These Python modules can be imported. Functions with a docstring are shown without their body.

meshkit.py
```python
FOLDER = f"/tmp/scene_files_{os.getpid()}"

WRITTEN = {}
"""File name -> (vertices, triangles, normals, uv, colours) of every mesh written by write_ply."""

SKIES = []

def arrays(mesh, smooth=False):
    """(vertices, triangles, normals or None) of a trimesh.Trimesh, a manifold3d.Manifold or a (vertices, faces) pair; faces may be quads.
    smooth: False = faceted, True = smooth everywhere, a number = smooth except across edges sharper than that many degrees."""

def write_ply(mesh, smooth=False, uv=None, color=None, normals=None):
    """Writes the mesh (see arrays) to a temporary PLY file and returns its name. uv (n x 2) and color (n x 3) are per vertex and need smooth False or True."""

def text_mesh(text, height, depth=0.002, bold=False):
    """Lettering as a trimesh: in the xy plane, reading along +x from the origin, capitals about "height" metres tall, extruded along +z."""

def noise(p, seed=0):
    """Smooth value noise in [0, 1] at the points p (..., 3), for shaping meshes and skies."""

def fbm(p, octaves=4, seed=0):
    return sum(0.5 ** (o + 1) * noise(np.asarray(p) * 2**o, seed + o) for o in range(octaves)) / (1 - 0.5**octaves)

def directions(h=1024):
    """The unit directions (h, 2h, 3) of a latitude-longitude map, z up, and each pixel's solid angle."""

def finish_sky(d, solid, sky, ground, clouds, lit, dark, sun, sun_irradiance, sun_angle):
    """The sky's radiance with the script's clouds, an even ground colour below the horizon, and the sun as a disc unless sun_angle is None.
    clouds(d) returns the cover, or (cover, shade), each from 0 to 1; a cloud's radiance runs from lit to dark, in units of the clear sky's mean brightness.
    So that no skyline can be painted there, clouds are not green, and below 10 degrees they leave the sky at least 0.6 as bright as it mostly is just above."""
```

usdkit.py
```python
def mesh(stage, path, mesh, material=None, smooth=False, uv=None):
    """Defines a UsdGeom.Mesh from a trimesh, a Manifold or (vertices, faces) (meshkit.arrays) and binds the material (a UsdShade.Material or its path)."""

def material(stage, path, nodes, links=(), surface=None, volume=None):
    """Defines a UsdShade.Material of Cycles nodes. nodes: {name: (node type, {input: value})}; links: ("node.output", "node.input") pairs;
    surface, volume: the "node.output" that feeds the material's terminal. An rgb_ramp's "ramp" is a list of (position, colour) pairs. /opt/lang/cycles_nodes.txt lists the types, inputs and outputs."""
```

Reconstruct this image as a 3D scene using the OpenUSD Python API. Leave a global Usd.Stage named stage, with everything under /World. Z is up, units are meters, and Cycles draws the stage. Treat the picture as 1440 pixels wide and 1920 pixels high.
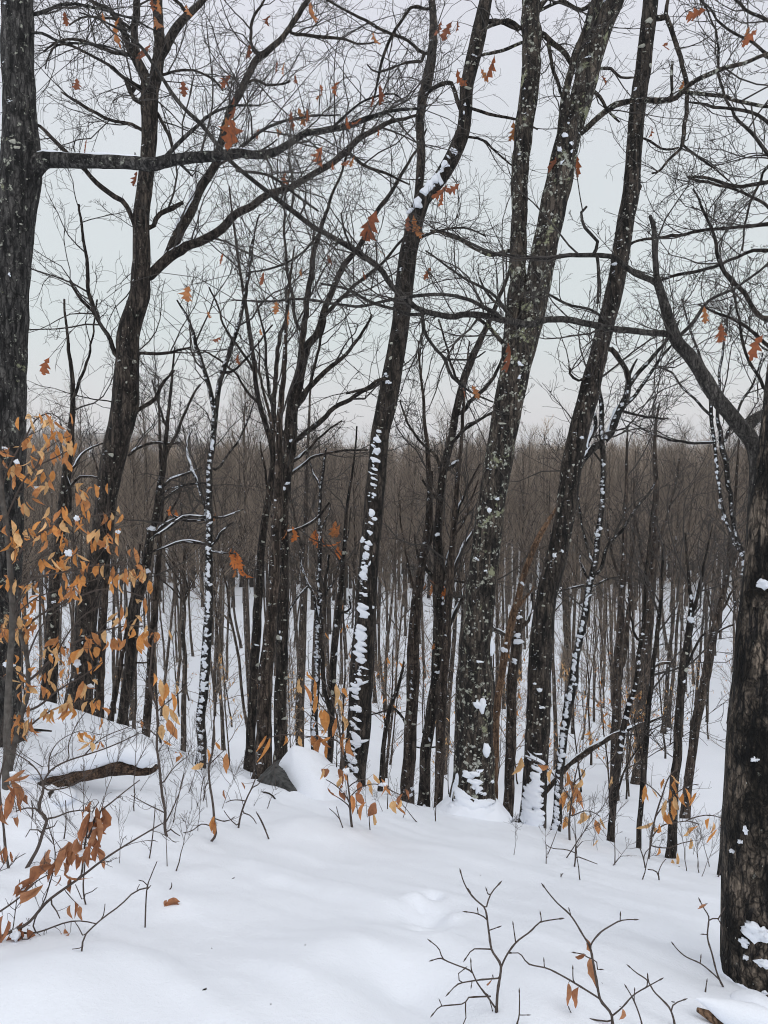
import math
import numpy as np
import usdkit, meshkit
import trimesh
from pxr import Usd, UsdGeom, UsdLux, UsdShade, Sdf, Gf, Vt
from scipy.interpolate import PchipInterpolator, RBFInterpolator

stage = Usd.Stage.CreateInMemory()
UsdGeom.SetStageUpAxis(stage, 'Z')
UsdGeom.SetStageMetersPerUnit(stage, 1.0)
stage.DefinePrim('/World', 'Xform')
L = '/World/Looks'

# ------------------------------------------------------------------ camera, sky, sun
EYE = np.array([0.0, 0.0, 1.6])
PITCH = math.radians(4.1)
FPX = 1400.0
cam = UsdGeom.Camera.Define(stage, '/World/camera')
cam.AddTranslateOp().Set(Gf.Vec3d(*map(float, EYE)))
cam.AddRotateXOp().Set(90.0 - math.degrees(PITCH))
cam.CreateHorizontalApertureAttr(36.0)
cam.CreateFocalLengthAttr(36.0 * FPX / 1440.0)
cam.CreateClippingRangeAttr(Gf.Vec2f(0.05, 20000))
cam.CreateExposureAttr(0.08)

SUN_EL, SUN_AZ = math.radians(62), math.radians(-35)     # the overcast's brighter side
dome = UsdLux.DomeLight.Define(stage, '/World/sky')
dome.CreateIntensityAttr(1.0)
dome.GetPrim().SetCustomDataByKey('kind', 'structure')
dome.GetPrim().SetCustomDataByKey('label', 'pale even overcast winter sky')
sky_m = usdkit.material(stage, L + '/overcast', {
    'tc': ('texture_coordinate', {}),
    'sky': ('sky_texture', {'sky_type': 'single_scattering', 'sun_disc': False, 'sun_elevation': SUN_EL, 'sun_rotation': SUN_AZ}),
    'sep': ('separate_xyz', {}),
    'ramp': ('rgb_ramp', {'ramp': [(0.0, (6.9, 6.8, 6.8)), (0.05, (7.25, 7.05, 7.1)), (0.16, (6.85, 7.35, 7.3)), (0.32, (6.95, 7.35, 7.5)), (0.5, (7.3, 7.35, 7.95)), (0.75, (8.3, 8.5, 8.95)), (1.0, (9.6, 9.8, 10.3))]}),
    'n': ('noise_texture', {'scale': 2.2, 'detail': 3.0, 'roughness': 0.5}),
    'nr': ('map_range', {'from_min': 0.3, 'from_max': 0.7, 'to_min': 0.97, 'to_max': 1.03}),
    'mul': ('vector_math', {'math_type': 'scale'}),
    'mix': ('mix_color', {'fac': 0.93}),
    'bg': ('background_shader', {'strength': 0.1}),
}, [('tc.generated', 'sep.vector'), ('sep.z', 'ramp.fac'), ('tc.generated', 'n.vector'), ('n.fac', 'nr.value'), ('ramp.color', 'mul.vector1'), ('nr.result', 'mul.scale'),
    ('sky.color', 'mix.a'), ('mul.vector', 'mix.b'), ('mix.result', 'bg.color')], surface='bg.background')
UsdShade.MaterialBindingAPI.Apply(dome.GetPrim()).Bind(sky_m)
sun = UsdLux.DistantLight.Define(stage, '/World/sun')
sun.CreateNormalizeAttr(True)
sun.CreateIntensityAttr(0.23)
sun.CreateAngleAttr(40.0)
sun.CreateColorAttr(Gf.Vec3f(1.0, 0.97, 0.93))
sun.AddRotateZOp().Set(-math.degrees(SUN_AZ) + 180.0)
sun.AddRotateXOp().Set(-(90.0 - math.degrees(SUN_EL)))

# ------------------------------------------------------------------ view geometry
FWD = np.array([0, math.cos(PITCH), -math.sin(PITCH)])
UPV = np.array([0, math.sin(PITCH), math.cos(PITCH)])
RGT = np.array([1.0, 0, 0])


def ray(px, py):
    return FWD + (px - 720.0) / FPX * RGT + (960.0 - py) / FPX * UPV


def at(px, py, Y):
    """(the point at world distance Y ahead that stands at that place of the photograph, metres per pixel there)"""
    d = ray(px, py)
    t = Y / d[1]
    return EYE + d * t, t / FPX


def project(P):
    q = np.asarray(P, float) - EYE
    t = q @ FWD
    return 720 + FPX * (q @ RGT) / t, 960 - FPX * (q @ UPV) / t


# ------------------------------------------------------------------ names, things, meshes
used = {}


def numbered(parent, name):
    k = (parent, name)
    n = used.get(k, 0)
    used[k] = n + 1
    return f'{parent}/{name}' if n == 0 else f'{parent}/{name}_{n:03d}'


def tag(prim, label=None, cat=None, group=None, kind=None):
    for k, v in (('label', label), ('category', cat), ('group', group), ('kind', kind)):
        if v:
            prim.SetCustomDataByKey(k, v)


def put_mesh(path, mesh, mat, loc=(0, 0, 0)):
    v, f, n = mesh
    m = UsdGeom.Mesh.Define(stage, path)
    m.CreatePointsAttr(Vt.Vec3fArray.FromNumpy((np.asarray(v) - np.asarray(loc)).astype(np.float32)))
    f = np.asarray(f)
    m.CreateFaceVertexCountsAttr(Vt.IntArray.FromNumpy(np.full(len(f), f.shape[1], np.int32)))
    m.CreateFaceVertexIndicesAttr(Vt.IntArray.FromNumpy(f.astype(np.int32).ravel()))
    m.CreateSubdivisionSchemeAttr('none')
    if n is not None:
        m.CreateNormalsAttr(Vt.Vec3fArray.FromNumpy(np.asarray(n).astype(np.float32)))
        m.SetNormalsInterpolation('vertex')
    UsdShade.MaterialBindingAPI.Apply(m.GetPrim()).Bind(mat)
    return m.GetPrim()


class Thing:
    def __init__(self, name, label, cat, loc=(0, 0, 0), group=None, kind=None, root='/World'):
        self.path = numbered(root, name)
        x = UsdGeom.Xform.Define(stage, self.path)
        self.loc = np.asarray(loc, float)
        x.AddTranslateOp().Set(Gf.Vec3d(*map(float, self.loc)))
        self.prim = x.GetPrim()
        tag(self.prim, label, cat, group, kind)

    def part(self, name, mesh, mat, parent=None, label=None, kind=None):
        p = put_mesh(numbered(parent or self.path, name), mesh, mat, self.loc)
        tag(p, label, kind=kind)
        return str(p.GetPath())


def normals(v, f):
    v, f = np.asarray(v), np.asarray(f)
    n = np.zeros_like(v)
    if f.shape[1] == 4:
        fn = np.cross(v[f[:, 2]] - v[f[:, 0]], v[f[:, 3]] - v[f[:, 1]])
    else:
        fn = np.cross(v[f[:, 1]] - v[f[:, 0]], v[f[:, 2]] - v[f[:, 0]])
    for k in range(f.shape[1]):
        np.add.at(n, f[:, k], fn)
    return n / np.maximum(np.linalg.norm(n, axis=1, keepdims=True), 1e-12)


def join(meshes):
    vs, fs, ns, o = [], [], [], 0
    for v, f, n in meshes:
        f = np.asarray(f)
        if f.shape[1] == 4:
            f = np.vstack([f[:, [0, 1, 2]], f[:, [0, 2, 3]]])
        vs.append(v)
        fs.append(f + o)
        ns.append(n)
        o += len(v)
    return np.vstack(vs), np.vstack(fs), np.vstack(ns)


def frames(P):
    T = np.gradient(P, axis=1)
    T /= np.maximum(np.linalg.norm(T, axis=2, keepdims=True), 1e-12)
    m = P[:, -1] - P[:, 0]
    ref = np.zeros_like(m)
    ref[np.arange(len(m)), np.argmin(np.abs(m), axis=1)] = 1.0
    A = np.cross(T, ref[:, None, :])
    A /= np.maximum(np.linalg.norm(A, axis=2, keepdims=True), 1e-12)
    return T, A, np.cross(T, A)


def tubes(P, R, k=3):
    """P (N, S, 3), R (N, S): N tubes as one mesh with round shading."""
    N, S, _ = P.shape
    T, A, B = frames(P)
    a = np.arange(k) / k * 2 * np.pi
    n = A[:, :, None] * np.cos(a)[:, None] + B[:, :, None] * np.sin(a)[:, None]
    v = P[:, :, None] + n * R[:, :, None, None]
    i = (np.arange(N)[:, None, None] * S + np.arange(S - 1)[None, :, None]) * k
    j = np.arange(k)[None, None, :]
    j2 = (j + 1) % k
    f = np.stack([i + j, i + j2, i + k + j2, i + k + j], -1).reshape(-1, 4)
    return v.reshape(-1, 3), f, n.reshape(-1, 3)


def stem_mesh(P, R, k=16, amp=0.1, freq=9.0, seed=0, cap=True):
    """One uneven stem with closed ends."""
    v, f, n = tubes(P[None], R[None], k)
    q = v * np.array([1, 1, 0.35]) * freq
    d = (meshkit.fbm(q, 3, seed) - 0.5) * 2 * amp + (meshkit.noise(v * 2.3, seed + 9) - 0.5) * amp
    v = v + n * (np.repeat(R, k) * d)[:, None]
    f = np.vstack([f[:, [0, 1, 2]], f[:, [0, 2, 3]]])
    if cap:
        S = len(P)
        v = np.vstack([v, P[0], P[-1]])
        j = np.arange(k)
        f = np.vstack([f, np.stack([(j + 1) % k, j, np.full(k, S * k)], 1), np.stack([(S - 1) * k + j, (S - 1) * k + (j + 1) % k, np.full(k, S * k + 1)], 1)])
    return v, f, normals(v, f)


# ------------------------------------------------------------------ ground
PROF = PchipInterpolator([-4000, -30, -3, 0, 2, 3, 4, 5, 6.2, 7.5, 9, 12, 15, 20, 27, 44, 75, 110, 200, 400, 700, 1000, 1500, 4000],
                         [3.0, 2.2, 0.3, 0.03, 0.02, -0.28, -0.68, -1.05, -1.48, -1.98, -2.62, -3.85, -4.9, -6.0, -7.5, -9.9, -11.6, -12.4, -12.0, -10.5, -6.5, -4.0, -4.0, -4.0])
CTRL = [(720, 1920, 1.95), (100, 1920, 1.95), (1400, 1920, 2.25), (720, 1750, 2.75), (100, 1750, 2.8), (1250, 1780, 2.75), (720, 1620, 4.0), (150, 1600, 3.9),
        (1200, 1680, 4.0), (1355, 1645, 5.0), (880, 1528, 6.2), (997, 1550, 6.6), (663, 1475, 7.0), (560, 1500, 6.0), (490, 1466, 6.8), (180, 1462, 5.2),
        (60, 1380, 6.3), (210, 1347, 8.0), (375, 1442, 8.0), (1140, 1590, 6.2), (1257, 1622, 5.8), (790, 1525, 7.0), (300, 1420, 7.0)]
cp = np.array([at(*c)[0] for c in CTRL])
anch = np.array([(x, y) for x in (-14, -9, 9, 14) for y in (-4, 0)] + [(-14, 6), (14, 6), (-12, 12), (12, 12), (0, 14), (-5, 14), (5, 14), (0, 20), (-14, 20), (14, 20), (-1, -2), (1, -2), (0, 0.6)])
ares = np.zeros(len(anch))
for i, (x, y) in enumerate(anch):
    if y == 6:
        ares[i] = 0.5 if x < 0 else -0.9
    if y == 12:
        ares[i] = 0.45 if x < 0 else -0.4
    if (x, y) == (-5, 14):
        ares[i] = 0.35
RES = RBFInterpolator(np.vstack([cp[:, :2], anch]), np.concatenate([cp[:, 2] - PROF(cp[:, 1]), ares]), kernel='thin_plate_spline', smoothing=0.01)


def base_h(x, y):
    x, y = np.broadcast_arrays(np.asarray(x, float), np.asarray(y, float))
    z = PROF(y)
    near = (y > -4) & (y < 20) & (np.abs(x) < 14)
    if near.any():
        r = RES(np.stack([x[near], y[near]], 1))
        w = np.clip((20 - y[near]) / 6, 0, 1) * np.clip((14 - np.abs(x[near])) / 4, 0, 1) * np.clip((y[near] + 4) / 3, 0, 1)
        z = z.copy()
        z[near] += r * w
    az = np.arctan2(x, np.maximum(y, 1e-6))
    far = np.clip((y - 260) / 380, 0, 1)
    far = far * far * (3 - 2 * far)
    z = z + far * (20 * np.exp(-((az + 0.42) / 0.2) ** 2) + 4.0 * np.exp(-((az - 0.36) / 0.12) ** 2) + 3.0 * (meshkit.fbm(np.stack([x / 160, y / 160, 0 * x], -1), 3, 5) - 0.5))
    mid = np.clip((y - 9) / 10, 0, 1) * np.clip((300 - y) / 100, 0, 1)
    return z + mid * 0.9 * (meshkit.fbm(np.stack([x / 5.5, y / 5.5, 0 * x], -1), 3, 3) - 0.5)


FLECKS = []
BUMPS = []      # x, y, radius, height


def snow_h(x, y):
    z = base_h(x, y)
    x, y = np.broadcast_arrays(np.asarray(x, float), np.asarray(y, float))
    c, s = math.cos(-0.75), math.sin(-0.75)
    u, w = c * x + s * y, -s * x + c * y
    near = np.clip((16 - y) / 6, 0, 1)
    z = z + near * (0.1 * (meshkit.fbm(np.stack([x * 0.9, y * 0.9, 0 * x], -1), 2, 11) - 0.5) + 0.085 * (meshkit.fbm(np.stack([u * 0.7, w * 3.4, 0 * x], -1), 3, 12) - 0.5)
                    + 0.02 * (meshkit.fbm(np.stack([x * 5, y * 5, 0 * x], -1), 3, 13) - 0.5)
                    + 0.09 * np.clip((-0.35 - x) / 0.8, 0, 1) * np.clip((y - 2.4) / 1, 0, 1) * (meshkit.fbm(np.stack([x * 2.6, y * 2.6, 0 * x], -1), 3, 17) - 0.5))
    for bx, by, r, hgt in BUMPS:
        d2 = ((x - bx) ** 2 + (y - by) ** 2) / (r * r)
        z = z + hgt * np.exp(-d2)
    return z


def ground_hit(px, py, h=base_h, near=0.8, far=60):
    d = ray(px, py)
    ts = np.linspace(near, far, 3000)
    P = EYE + d * ts[:, None]
    b = P[:, 2] - h(P[:, 0], P[:, 1])
    i = int(np.argmax(b < 0)) if (b < 0).any() else len(ts) - 1
    return P[i]


for px, py, r, hgt in [(800, 1714, .12, -.075), (776, 1688, .05, .03), (815, 1684, .04, -.05), (848, 1718, .055, .04), (640, 1770, .25, .03), (760, 1815, .2, -.035), (700, 1790, .12, -.03), (795, 1742, .05, -.03), (826, 1735, .04, -.025), (790, 1700, .03, -.02), (835, 1760, .07, .02), (770, 1730, .05, .016), (600, 1605, .2, -.03), (330, 1700, .1, .02),
                       (150, 1800, .25, .04), (40, 1850, .25, .05), (690, 1780, .35, .04), (760, 1820, .1, -.03), (560, 1550, .3, .06), (290, 1560, .25, .06), (120, 1630, .25, .08),
                       (60, 1560, .3, .1), (880, 1515, .36, .17), (997, 1545, .25, .1), (960, 1590, .4, .05), (430, 1480, .3, .07), (250, 1490, .25, .06), (850, 1890, .25, -.06), (1000, 1880, .25, .06), (640, 1555, .25, .05),
                       (1330, 1690, .2, .04), (720, 1520, .3, .08), (70, 1492, .22, -.09), (110, 1484, .22, -.09), (160, 1472, .22, -.08), (215, 1462, .2, -.06), (280, 1456, .15, -.04)]:
    g = ground_hit(px, py)
    BUMPS.append((g[0], g[1], r, hgt))

# ------------------------------------------------------------------ materials
WIND = (-0.5, -0.85, 0.15)


def bark(name, dark, light, furrow=26.0, lichen=0.0, lichen_col=(0.36, 0.37, 0.31), green=0.0, dots=0.0, snow=0.0, bump=0.6, zs=0.16, mottle=0.5, patch=0.0):
    n = {'geo': ('geometry', {}),
         'm1': ('mapping', {'scale': (1, 1, zs)}),
         'fur': ('noise_texture', {'scale': furrow, 'detail': 5.0, 'roughness': 0.68, 'distortion': 0.5}),
         'big': ('noise_texture', {'scale': 5.5, 'detail': 5.0, 'roughness': 0.65}),
         'fine': ('noise_texture', {'scale': 130.0, 'detail': 3.0}),
         'm2': ('mapping', {'scale': (1, 1, zs * 1.5)}), 'dn0': ('noise_texture', {'scale': 16.0, 'detail': 4.0}), 'dsc': ('vector_math', {'math_type': 'multiply_add', 'vector2': (0.07, 0.07, 0.16)}),
         'vor': ('voronoi_texture', {'feature': 'distance_to_edge', 'scale': furrow * 1.05}), 've': ('map_range', {'from_min': 0.0, 'from_max': 0.16, 'to_min': 0.3, 'to_max': 1.12, 'clamp': True}), 'vm': ('math', {'math_type': 'multiply'}), 'hb': ('math', {'math_type': 'multiply_add', 'value2': 0.5}),
         'fr': ('map_range', {'from_min': 0.42, 'from_max': 0.7, 'to_min': 0.0, 'to_max': 1.0, 'clamp': True}),
         'mx': ('mix_color', {'a': dark, 'b': light}),
         'br': ('map_range', {'from_min': 0.3 + patch, 'from_max': 0.7 - patch, 'to_min': 1.0 - mottle, 'to_max': 1.0 + mottle, 'clamp': True}),
         'finer': ('map_range', {'from_min': 0.3, 'from_max': 0.7, 'to_min': 0.72, 'to_max': 1.28, 'clamp': True}),
         'mm': ('math', {'math_type': 'multiply'}),
         'c1': ('vector_math', {'math_type': 'scale'}),
         'bump': ('bump', {'strength': bump, 'distance': 0.03}),
         'p': ('principled_bsdf', {'roughness': 0.88, 'specular_ior_level': 0.25})}
    l = [('geo.position', 'm1.vector'), ('m1.vector', 'fur.vector'), ('geo.position', 'big.vector'), ('geo.position', 'fine.vector'), ('fur.fac', 'fr.value'), ('fr.result', 'mx.fac'),
         ('big.fac', 'br.value'), ('fine.fac', 'finer.value'), ('br.result', 'mm.value1'), ('finer.result', 'mm.value2'), ('mx.result', 'c1.vector1'), ('mm.value', 'vm.value1'), ('ve.result', 'vm.value2'), ('vm.value', 'c1.scale'), ('geo.position', 'dn0.vector'), ('dn0.color', 'dsc.vector1'), ('geo.position', 'dsc.vector3'), ('dsc.vector', 'm2.vector'), ('m2.vector', 'vor.vector'), ('vor.distance', 've.value'), ('ve.result', 'hb.value1'), ('fur.fac', 'hb.value3'),
         ('hb.value', 'bump.height'), ('bump.normal', 'p.normal')]
    col = 'c1.vector'

    def cover(tagname, mask, colour):
        nonlocal col
        n[tagname] = ('mix_color', {'b': colour})
        l.extend([(col, tagname + '.a'), (mask, tagname + '.fac')])
        col = tagname + '.result'
    if lichen:
        n['ln'] = ('noise_texture', {'scale': 17.0, 'detail': 6.0, 'roughness': 0.72})
        n['lr'] = ('map_range', {'from_min': 0.72 - lichen, 'from_max': 0.78 - lichen, 'clamp': True})
        l.extend([('geo.position', 'ln.vector'), ('ln.fac', 'lr.value')])
        cover('lc', 'lr.result', lichen_col)
    if green:
        n['gn'] = ('noise_texture', {'scale': 6.3, 'detail': 7.0, 'roughness': 0.7, 'distortion': 0.3})
        n['gr'] = ('map_range', {'from_min': 0.74 - green, 'from_max': 0.78 - green, 'clamp': True})
        l.extend([('geo.position', 'gn.vector'), ('gn.fac', 'gr.value')])
        cover('gc', 'gr.result', (0.25, 0.26, 0.165))
    if dots:
        n['dv'] = ('voronoi_texture', {'scale': 24.0, 'randomness': 1.0})
        n['dn'] = ('noise_texture', {'scale': 3.5, 'detail': 2.0})
        n['dn2'] = ('noise_texture', {'scale': 90.0, 'detail': 2.0})
        n['dnr'] = ('map_range', {'from_min': 0.3, 'from_max': 0.8, 'to_min': 0.0, 'to_max': dots, 'clamp': True})
        n['dm'] = ('math', {'math_type': 'multiply'})
        n['dl'] = ('math', {'math_type': 'less_than'})
        l.extend([('geo.position', 'dv.vector'), ('geo.position', 'dn.vector'), ('geo.position', 'dn2.vector'), ('dn.fac', 'dnr.value'), ('dnr.result', 'dm.value1'), ('dn2.fac', 'dm.value2'), ('dv.distance', 'dl.value1'), ('dm.value', 'dl.value2')])
        cover('dc', 'dl.value', (0.42, 0.42, 0.38))
    if snow:
        n['sm'] = ('mapping', {'scale': (1, 1, 2.4)})
        n['sn'] = ('noise_texture', {'scale': 11.0, 'detail': 5.0, 'roughness': 0.7})
        n['dot'] = ('vector_math', {'math_type': 'dot_product', 'vector2': WIND})
        n['dr'] = ('map_range', {'from_min': -0.1, 'from_max': 1.0, 'to_min': -0.25, 'to_max': 0.12, 'clamp': True})
        n['sa'] = ('math', {'math_type': 'add'})
        n['sr'] = ('map_range', {'from_min': 0.76 - snow, 'from_max': 0.8 - snow, 'clamp': True})
        l.extend([('geo.position', 'sm.vector'), ('sm.vector', 'sn.vector'), ('geo.normal', 'dot.vector1'), ('dot.value', 'dr.value'), ('dr.result', 'sa.value1'), ('sn.fac', 'sa.value2'), ('sa.value', 'sr.value')])
        cover('sc', 'sr.result', (0.82, 0.85, 0.9))
    l.append((col, 'p.base_color'))
    return usdkit.material(stage, L + '/' + name, n, l, surface='p.BSDF')


def plain(name, colour, var=0.25, scale=30.0, rough=0.85):
    return usdkit.material(stage, L + '/' + name, {
        'geo': ('geometry', {}), 'n': ('noise_texture', {'scale': scale, 'detail': 4.0}), 'r': ('map_range', {'from_min': 0.3, 'from_max': 0.7, 'to_min': 1 - var, 'to_max': 1 + var, 'clamp': True}),
        's': ('vector_math', {'math_type': 'scale', 'vector1': colour}), 'p': ('principled_bsdf', {'roughness': rough, 'specular_ior_level': 0.2})},
        [('geo.position', 'n.vector'), ('n.fac', 'r.value'), ('r.result', 's.scale'), ('s.vector', 'p.base_color')], surface='p.BSDF')


def leaf_mat(name, colour, spot):
    return usdkit.material(stage, L + '/' + name, {
        'geo': ('geometry', {}), 'n': ('noise_texture', {'scale': 45.0, 'detail': 5.0, 'roughness': 0.65}), 'r': ('map_range', {'from_min': 0.35, 'from_max': 0.68, 'clamp': True}),
        'n2': ('noise_texture', {'scale': 9.0, 'detail': 2.0}), 'r2': ('map_range', {'from_min': 0.3, 'from_max': 0.7, 'to_min': 0.75, 'to_max': 1.25, 'clamp': True}),
        'mx': ('mix_color', {'a': colour, 'b': spot}), 's': ('vector_math', {'math_type': 'scale'}),
        'p': ('principled_bsdf', {'roughness': 0.65, 'specular_ior_level': 0.3}), 't': ('translucent_bsdf', {}), 'mc': ('mix_closure', {'fac': 0.3})},
        [('geo.position', 'n.vector'), ('geo.position', 'n2.vector'), ('n.fac', 'r.value'), ('n2.fac', 'r2.value'), ('r.result', 'mx.fac'), ('mx.result', 's.vector1'), ('r2.result', 's.scale'),
         ('s.vector', 'p.base_color'), ('s.vector', 't.color'), ('p.BSDF', 'mc.closure1'), ('t.BSDF', 'mc.closure2')], surface='mc.closure')


M = {}
M['snow'] = usdkit.material(stage, L + '/snow', {
    'geo': ('geometry', {}), 'n': ('noise_texture', {'scale': 55.0, 'detail': 6.0, 'roughness': 0.7}), 'n2': ('noise_texture', {'scale': 420.0, 'detail': 2.0}),
    'a': ('math', {'math_type': 'multiply_add', 'value2': 0.35}),
    'b': ('bump', {'strength': 0.5, 'distance': 0.014}), 'p': ('principled_bsdf', {'base_color': (0.84, 0.875, 0.935), 'roughness': 0.6, 'specular_ior_level': 0.25})},
    [('geo.position', 'n.vector'), ('geo.position', 'n2.vector'), ('n2.fac', 'a.value1'), ('n.fac', 'a.value3'), ('a.value', 'b.height'), ('b.normal', 'p.normal')], surface='p.BSDF')
M['bark_oak'] = bark('bark_oak', (0.014, 0.0135, 0.0135), (0.11, 0.104, 0.098), lichen=0.12, green=0.1, dots=0.25, snow=0.015)
M['bark_maple'] = bark('bark_maple', (0.013, 0.011, 0.01), (0.104, 0.083, 0.067), lichen=0.09, dots=0.25, snow=0.01)
M['bark_dark'] = bark('bark_dark', (0.011, 0.01, 0.009), (0.092, 0.073, 0.059), lichen=0.07, dots=0.2, snow=0.03)
M['bark_lichen'] = bark('bark_lichen', (0.014, 0.012, 0.011), (0.112, 0.091, 0.072), lichen=0.15, green=0.14, dots=0.75, snow=0.015)
M['bark_spotted'] = bark('bark_spotted', (0.012, 0.011, 0.01), (0.104, 0.083, 0.067), lichen=0.07, dots=0.62, snow=0.015)
M['bark_near'] = bark('bark_near', (0.01, 0.009, 0.0085), (0.185, 0.147, 0.112), furrow=42.0, lichen=0.09, lichen_col=(0.3, 0.3, 0.26), dots=0.2, mottle=0.82, bump=1.0, zs=0.22, patch=0.12)
M['bark_ringed'] = bark('bark_ringed', (0.013, 0.012, 0.011), (0.1, 0.088, 0.078), lichen=0.09, dots=0.2, snow=0.12)
M['bark_forest'] = bark('bark_forest', (0.035, 0.028, 0.023), (0.17, 0.134, 0.107), furrow=20.0, snow=0.05, bump=0.4)
M['bark_far'] = bark('bark_far', (0.03, 0.024, 0.02), (0.105, 0.085, 0.068), furrow=12.0, bump=0.2)
M['bark_pale'] = bark('bark_pale', (0.12, 0.105, 0.09), (0.3, 0.27, 0.23), furrow=12.0, bump=0.2)
M['bark_brown'] = bark('bark_brown', (0.025, 0.019, 0.015), (0.14, 0.107, 0.085), lichen=0.05, snow=0.05)
M['dead_wood'] = bark('dead_wood', (0.09, 0.055, 0.035), (0.27, 0.165, 0.1), furrow=34.0, snow=0.02, zs=0.1, mottle=0.3)
M['twig'] = plain('twig', (0.06, 0.054, 0.05))
M['near_limb'] = bark('near_limb', (0.025, 0.023, 0.021), (0.105, 0.096, 0.088), furrow=55.0, lichen=0.07, dots=0.25)
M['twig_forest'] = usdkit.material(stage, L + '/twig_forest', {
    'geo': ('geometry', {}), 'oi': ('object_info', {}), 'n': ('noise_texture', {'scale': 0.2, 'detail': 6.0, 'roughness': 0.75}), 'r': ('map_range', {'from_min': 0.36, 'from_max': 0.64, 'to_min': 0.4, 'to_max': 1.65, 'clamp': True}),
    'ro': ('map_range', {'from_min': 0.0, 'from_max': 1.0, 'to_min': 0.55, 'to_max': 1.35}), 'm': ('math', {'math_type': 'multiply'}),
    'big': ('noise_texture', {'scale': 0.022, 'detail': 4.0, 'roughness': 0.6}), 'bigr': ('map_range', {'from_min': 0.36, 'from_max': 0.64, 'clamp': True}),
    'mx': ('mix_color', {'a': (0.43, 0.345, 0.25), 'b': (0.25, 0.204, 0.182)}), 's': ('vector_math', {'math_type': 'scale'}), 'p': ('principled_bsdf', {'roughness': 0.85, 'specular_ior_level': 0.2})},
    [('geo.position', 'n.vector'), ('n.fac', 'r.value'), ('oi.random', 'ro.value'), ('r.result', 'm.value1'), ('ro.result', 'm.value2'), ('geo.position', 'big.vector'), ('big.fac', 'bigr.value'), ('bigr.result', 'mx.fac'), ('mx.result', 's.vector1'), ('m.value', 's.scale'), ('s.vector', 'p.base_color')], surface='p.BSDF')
M['twig_mid'] = plain('twig_mid', (0.175, 0.14, 0.11), 0.5, 0.9)
M['twig_beech'] = plain('twig_beech', (0.08, 0.064, 0.056))
M['stem_beech'] = plain('stem_beech', (0.1, 0.09, 0.08), 0.4, 25.0)
M['log_wood'] = bark('log_wood', (0.035, 0.022, 0.016), (0.17, 0.108, 0.07), furrow=30.0, zs=1.0, mottle=0.7)
M['lichen'] = plain('lichen_spot', (0.36, 0.36, 0.31), 0.3, 60.0)
M['rock'] = plain('rock', (0.06, 0.06, 0.058), 0.7, 22.0)
OAK = [leaf_mat('oak_leaf_rust', (0.33, 0.105, 0.04), (0.2, 0.07, 0.035)), leaf_mat('oak_leaf_tan', (0.42, 0.185, 0.07), (0.28, 0.1, 0.04)), leaf_mat('oak_leaf_brown', (0.25, 0.085, 0.042), (0.15, 0.055, 0.03))]
OAKMID = [leaf_mat('oak_leaf_orange', (0.62, 0.21, 0.055), (0.45, 0.13, 0.04)), OAK[1]]
BEECH = [leaf_mat('beech_leaf_orange', (0.68, 0.33, 0.105), (0.54, 0.21, 0.06)), leaf_mat('beech_leaf_gold', (0.74, 0.48, 0.24), (0.6, 0.34, 0.14)), leaf_mat('beech_leaf_copper', (0.56, 0.265, 0.105), (0.4, 0.16, 0.06))]
BROWN = [leaf_mat('beech_leaf_brown', (0.38, 0.165, 0.075), (0.24, 0.1, 0.055)), leaf_mat('beech_leaf_fawn', (0.46, 0.23, 0.115), (0.3, 0.13, 0.07))]

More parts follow.
